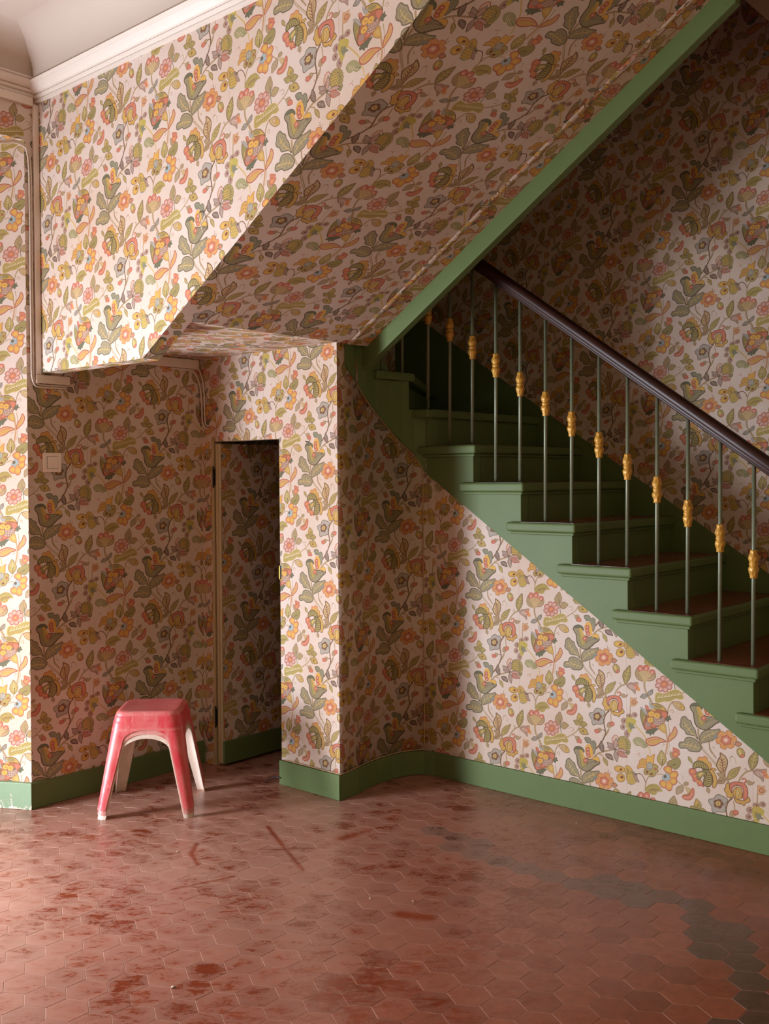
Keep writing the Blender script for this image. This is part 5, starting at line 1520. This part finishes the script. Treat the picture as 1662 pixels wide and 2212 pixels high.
# ------------------------------------------------------------------ stacked stools
def stool_parts():
    ZT, ZA = .415, .338
    def half(z): return .206 - (.206 - .141) * (z / ZT) + (.002 if z < .395 else 0) + (.0018 if z < .372 else 0)
    def rad(z): return .030 + .016 * (z / ZT)
    def lw(z):
        w = .040 + .026 * (z / ZA)
        if z > ZA - .045:
            t = min(1, (z - (ZA - .045)) / .045); w += (half(z) - w) * (1 - math.sqrt(max(0, 1 - t * t)))
        return min(w, half(z))
    def corner(z, q): # q in -1..1 across one corner, for the corner in +x +y; returns local x,y
        h, r, w = half(z), rad(z), lw(z); r = min(r, w * .98)
        st = w - r; arc = r * math.pi / 2; tot = 2 * st + arc; s = (q + 1) / 2 * tot
        if s < st: return (h, h - w + s)
        if s < st + arc:
            a = (s - st) / r; return (h - r + r * math.cos(a), h - r + r * math.sin(a))
        return (h - r - (s - st - arc), h)
    NQ = 14; qs = [-1 + 2 * k / NQ for k in range(NQ + 1)]
    def patch(bm, zs, rot, cache):
        c, s = math.cos(rot), math.sin(rot); rows = []
        for z in zs:
            row = []
            for q in qs:
                x, y = corner(z, q); p = (round(c * x - s * y, 5), round(s * x + c * y, 5), z)
                if p not in cache: cache[p] = bm.verts.new(p)
                row.append(cache[p])
            rows.append(row)
        for a, b in zip(rows[:-1], rows[1:]):
            for k in range(NQ):
                vs_ = [a[k], a[k + 1], b[k + 1], b[k]]; u = []
                [u.append(v) for v in vs_ if v not in u]
                if len(u) > 2: bm.faces.new(u)
        return rows
    parts = []
    zl = [0, .03, .06, .10, .14, .18, .22, .26, .288]
    zs = [.288, .298, .304, .310, .316, .322, .327, .331, .3345, .3368, .338, .348, .360, .3695, .372, .3745, .383, .3925, .395, .3975]
    for k in range(4):
        bm = bmesh.new(); patch(bm, zl, k * math.pi / 2, {}); parts.append(('leg', bm))
    bm = bmesh.new(); cache = {}; tops = []
    for k in range(4): tops.append(patch(bm, zs, k * math.pi / 2, cache)[-1])
    ring = []
    for t in tops:
        for v in t:
            if v not in ring: ring.append(v)
    ring.sort(key=lambda v: math.atan2(v.co.y, v.co.x))
    prev = ring
    steps = [(.985, .4045), (.955, .4105), (.905, .4140), (.84, .4145), (.70, .4125), (.45, .4105), (.2, .4098)]
    for f, z in steps:
        cur = [bm.verts.new((v.co.x * f, v.co.y * f, z)) for v in ring]
        for a in range(len(ring)):
            b = (a + 1) % len(ring); bm.faces.new((prev[a], prev[b], cur[b], cur[a]))
        prev = cur
    bm.faces.new(prev)
    bmesh.ops.recalc_face_normals(bm, faces=bm.faces[:])
    parts.insert(0, ('seat', bm))
    return parts
def make_stool(z, sc_, mat, label, grp):
    root = thing('plastic_stool', label, 'stool', (.367, .111, z), math.radians(43.7), grp)
    for nm, bm in stool_parts():
        lay = bm.verts.layers.float_color.new('wear')
        for v in bm.verts:
            x_, y_ = abs(v.co.x), abs(v.co.y); hb_ = .206 - .065 * v.co.z / .415; w_ = .040 + .026 * v.co.z / .338
            e = 0.0
            if v.co.z < .338 and (abs(min(x_, y_) - (hb_ - w_)) < .004 or v.co.z > .333): e = .8
            if v.co.z < .015: e = .7
            if .3955 < v.co.z < .412 and max(x_, y_) > .10: e = .75
            v[lay] = (e, e, e, 1)
        bmesh.ops.scale(bm, vec=(sc_, sc_, 1), verts=bm.verts[:])
        for f in bm.faces:
            c = f.calc_center_median(); f.normal_update()
            if f.normal.dot(Vector((c.x, c.y, .0 if f.normal.z < .7 else 1))) < 0: f.normal_flip()
        o = mesh_obj(nm, bm, mat, root, True); m = o.modifiers.new('wall', 'SOLIDIFY'); m.thickness = .0020; m.offset = -1
        es = o.modifiers.new('crisp', 'EDGE_SPLIT'); es.split_angle = math.radians(48)
    return root
make_stool(.040, 1.0, STOOLRED, 'worn red plastic stool, topmost of the nested stack', 'nested plastic stools')
make_stool(.020, .998, STOOLPINK, 'dusty red plastic stool nested between the red stool and the white one', 'nested plastic stools')
make_stool(.0003, .996, STOOLWHITE, 'dusty white plastic stool standing on the floor, lowest of the nested stack', 'nested plastic stools')
# ------------------------------------------------------------------ crumbs of plaster on the floor
def crumb(u, v, r, label):
    d = FW + RT * ((u - W_ / 2) / FPX) + UP * ((H_ / 2 + SHY - v) / FPX); P = CAM - d * (CAM.z / d.z)
    bm = bmesh.new(); bmesh.ops.create_icosphere(bm, subdivisions=1, radius=r)
    for q in bm.verts: q.co = Vector((q.co.x * random.uniform(.8, 1.3), q.co.y * random.uniform(.8, 1.3), q.co.z * random.uniform(.3, .5)))
    zmin = min(q.co.z for q in bm.verts)
    o = mesh_obj('plaster_crumb', bm, PEBBLE); o.location = (P.x, P.y, -zmin - .0002); tag(o, label, 'crumb')
crumb(384, 1840, .0045, 'pale plaster crumb on the floor in front of the stools')
crumb(374, 2133, .0055, 'pale plaster crumb at the front edge of the floor at left')
crumb(800, 1941, .0045, 'pale plaster crumb on the tiles in the middle of the floor')
crumb(893, 1947, .0045, 'pale plaster crumb right of the middle of the floor')
crumb(1246, 1778, .004, 'tiny plaster crumb on the tiles near the stair wall skirting')
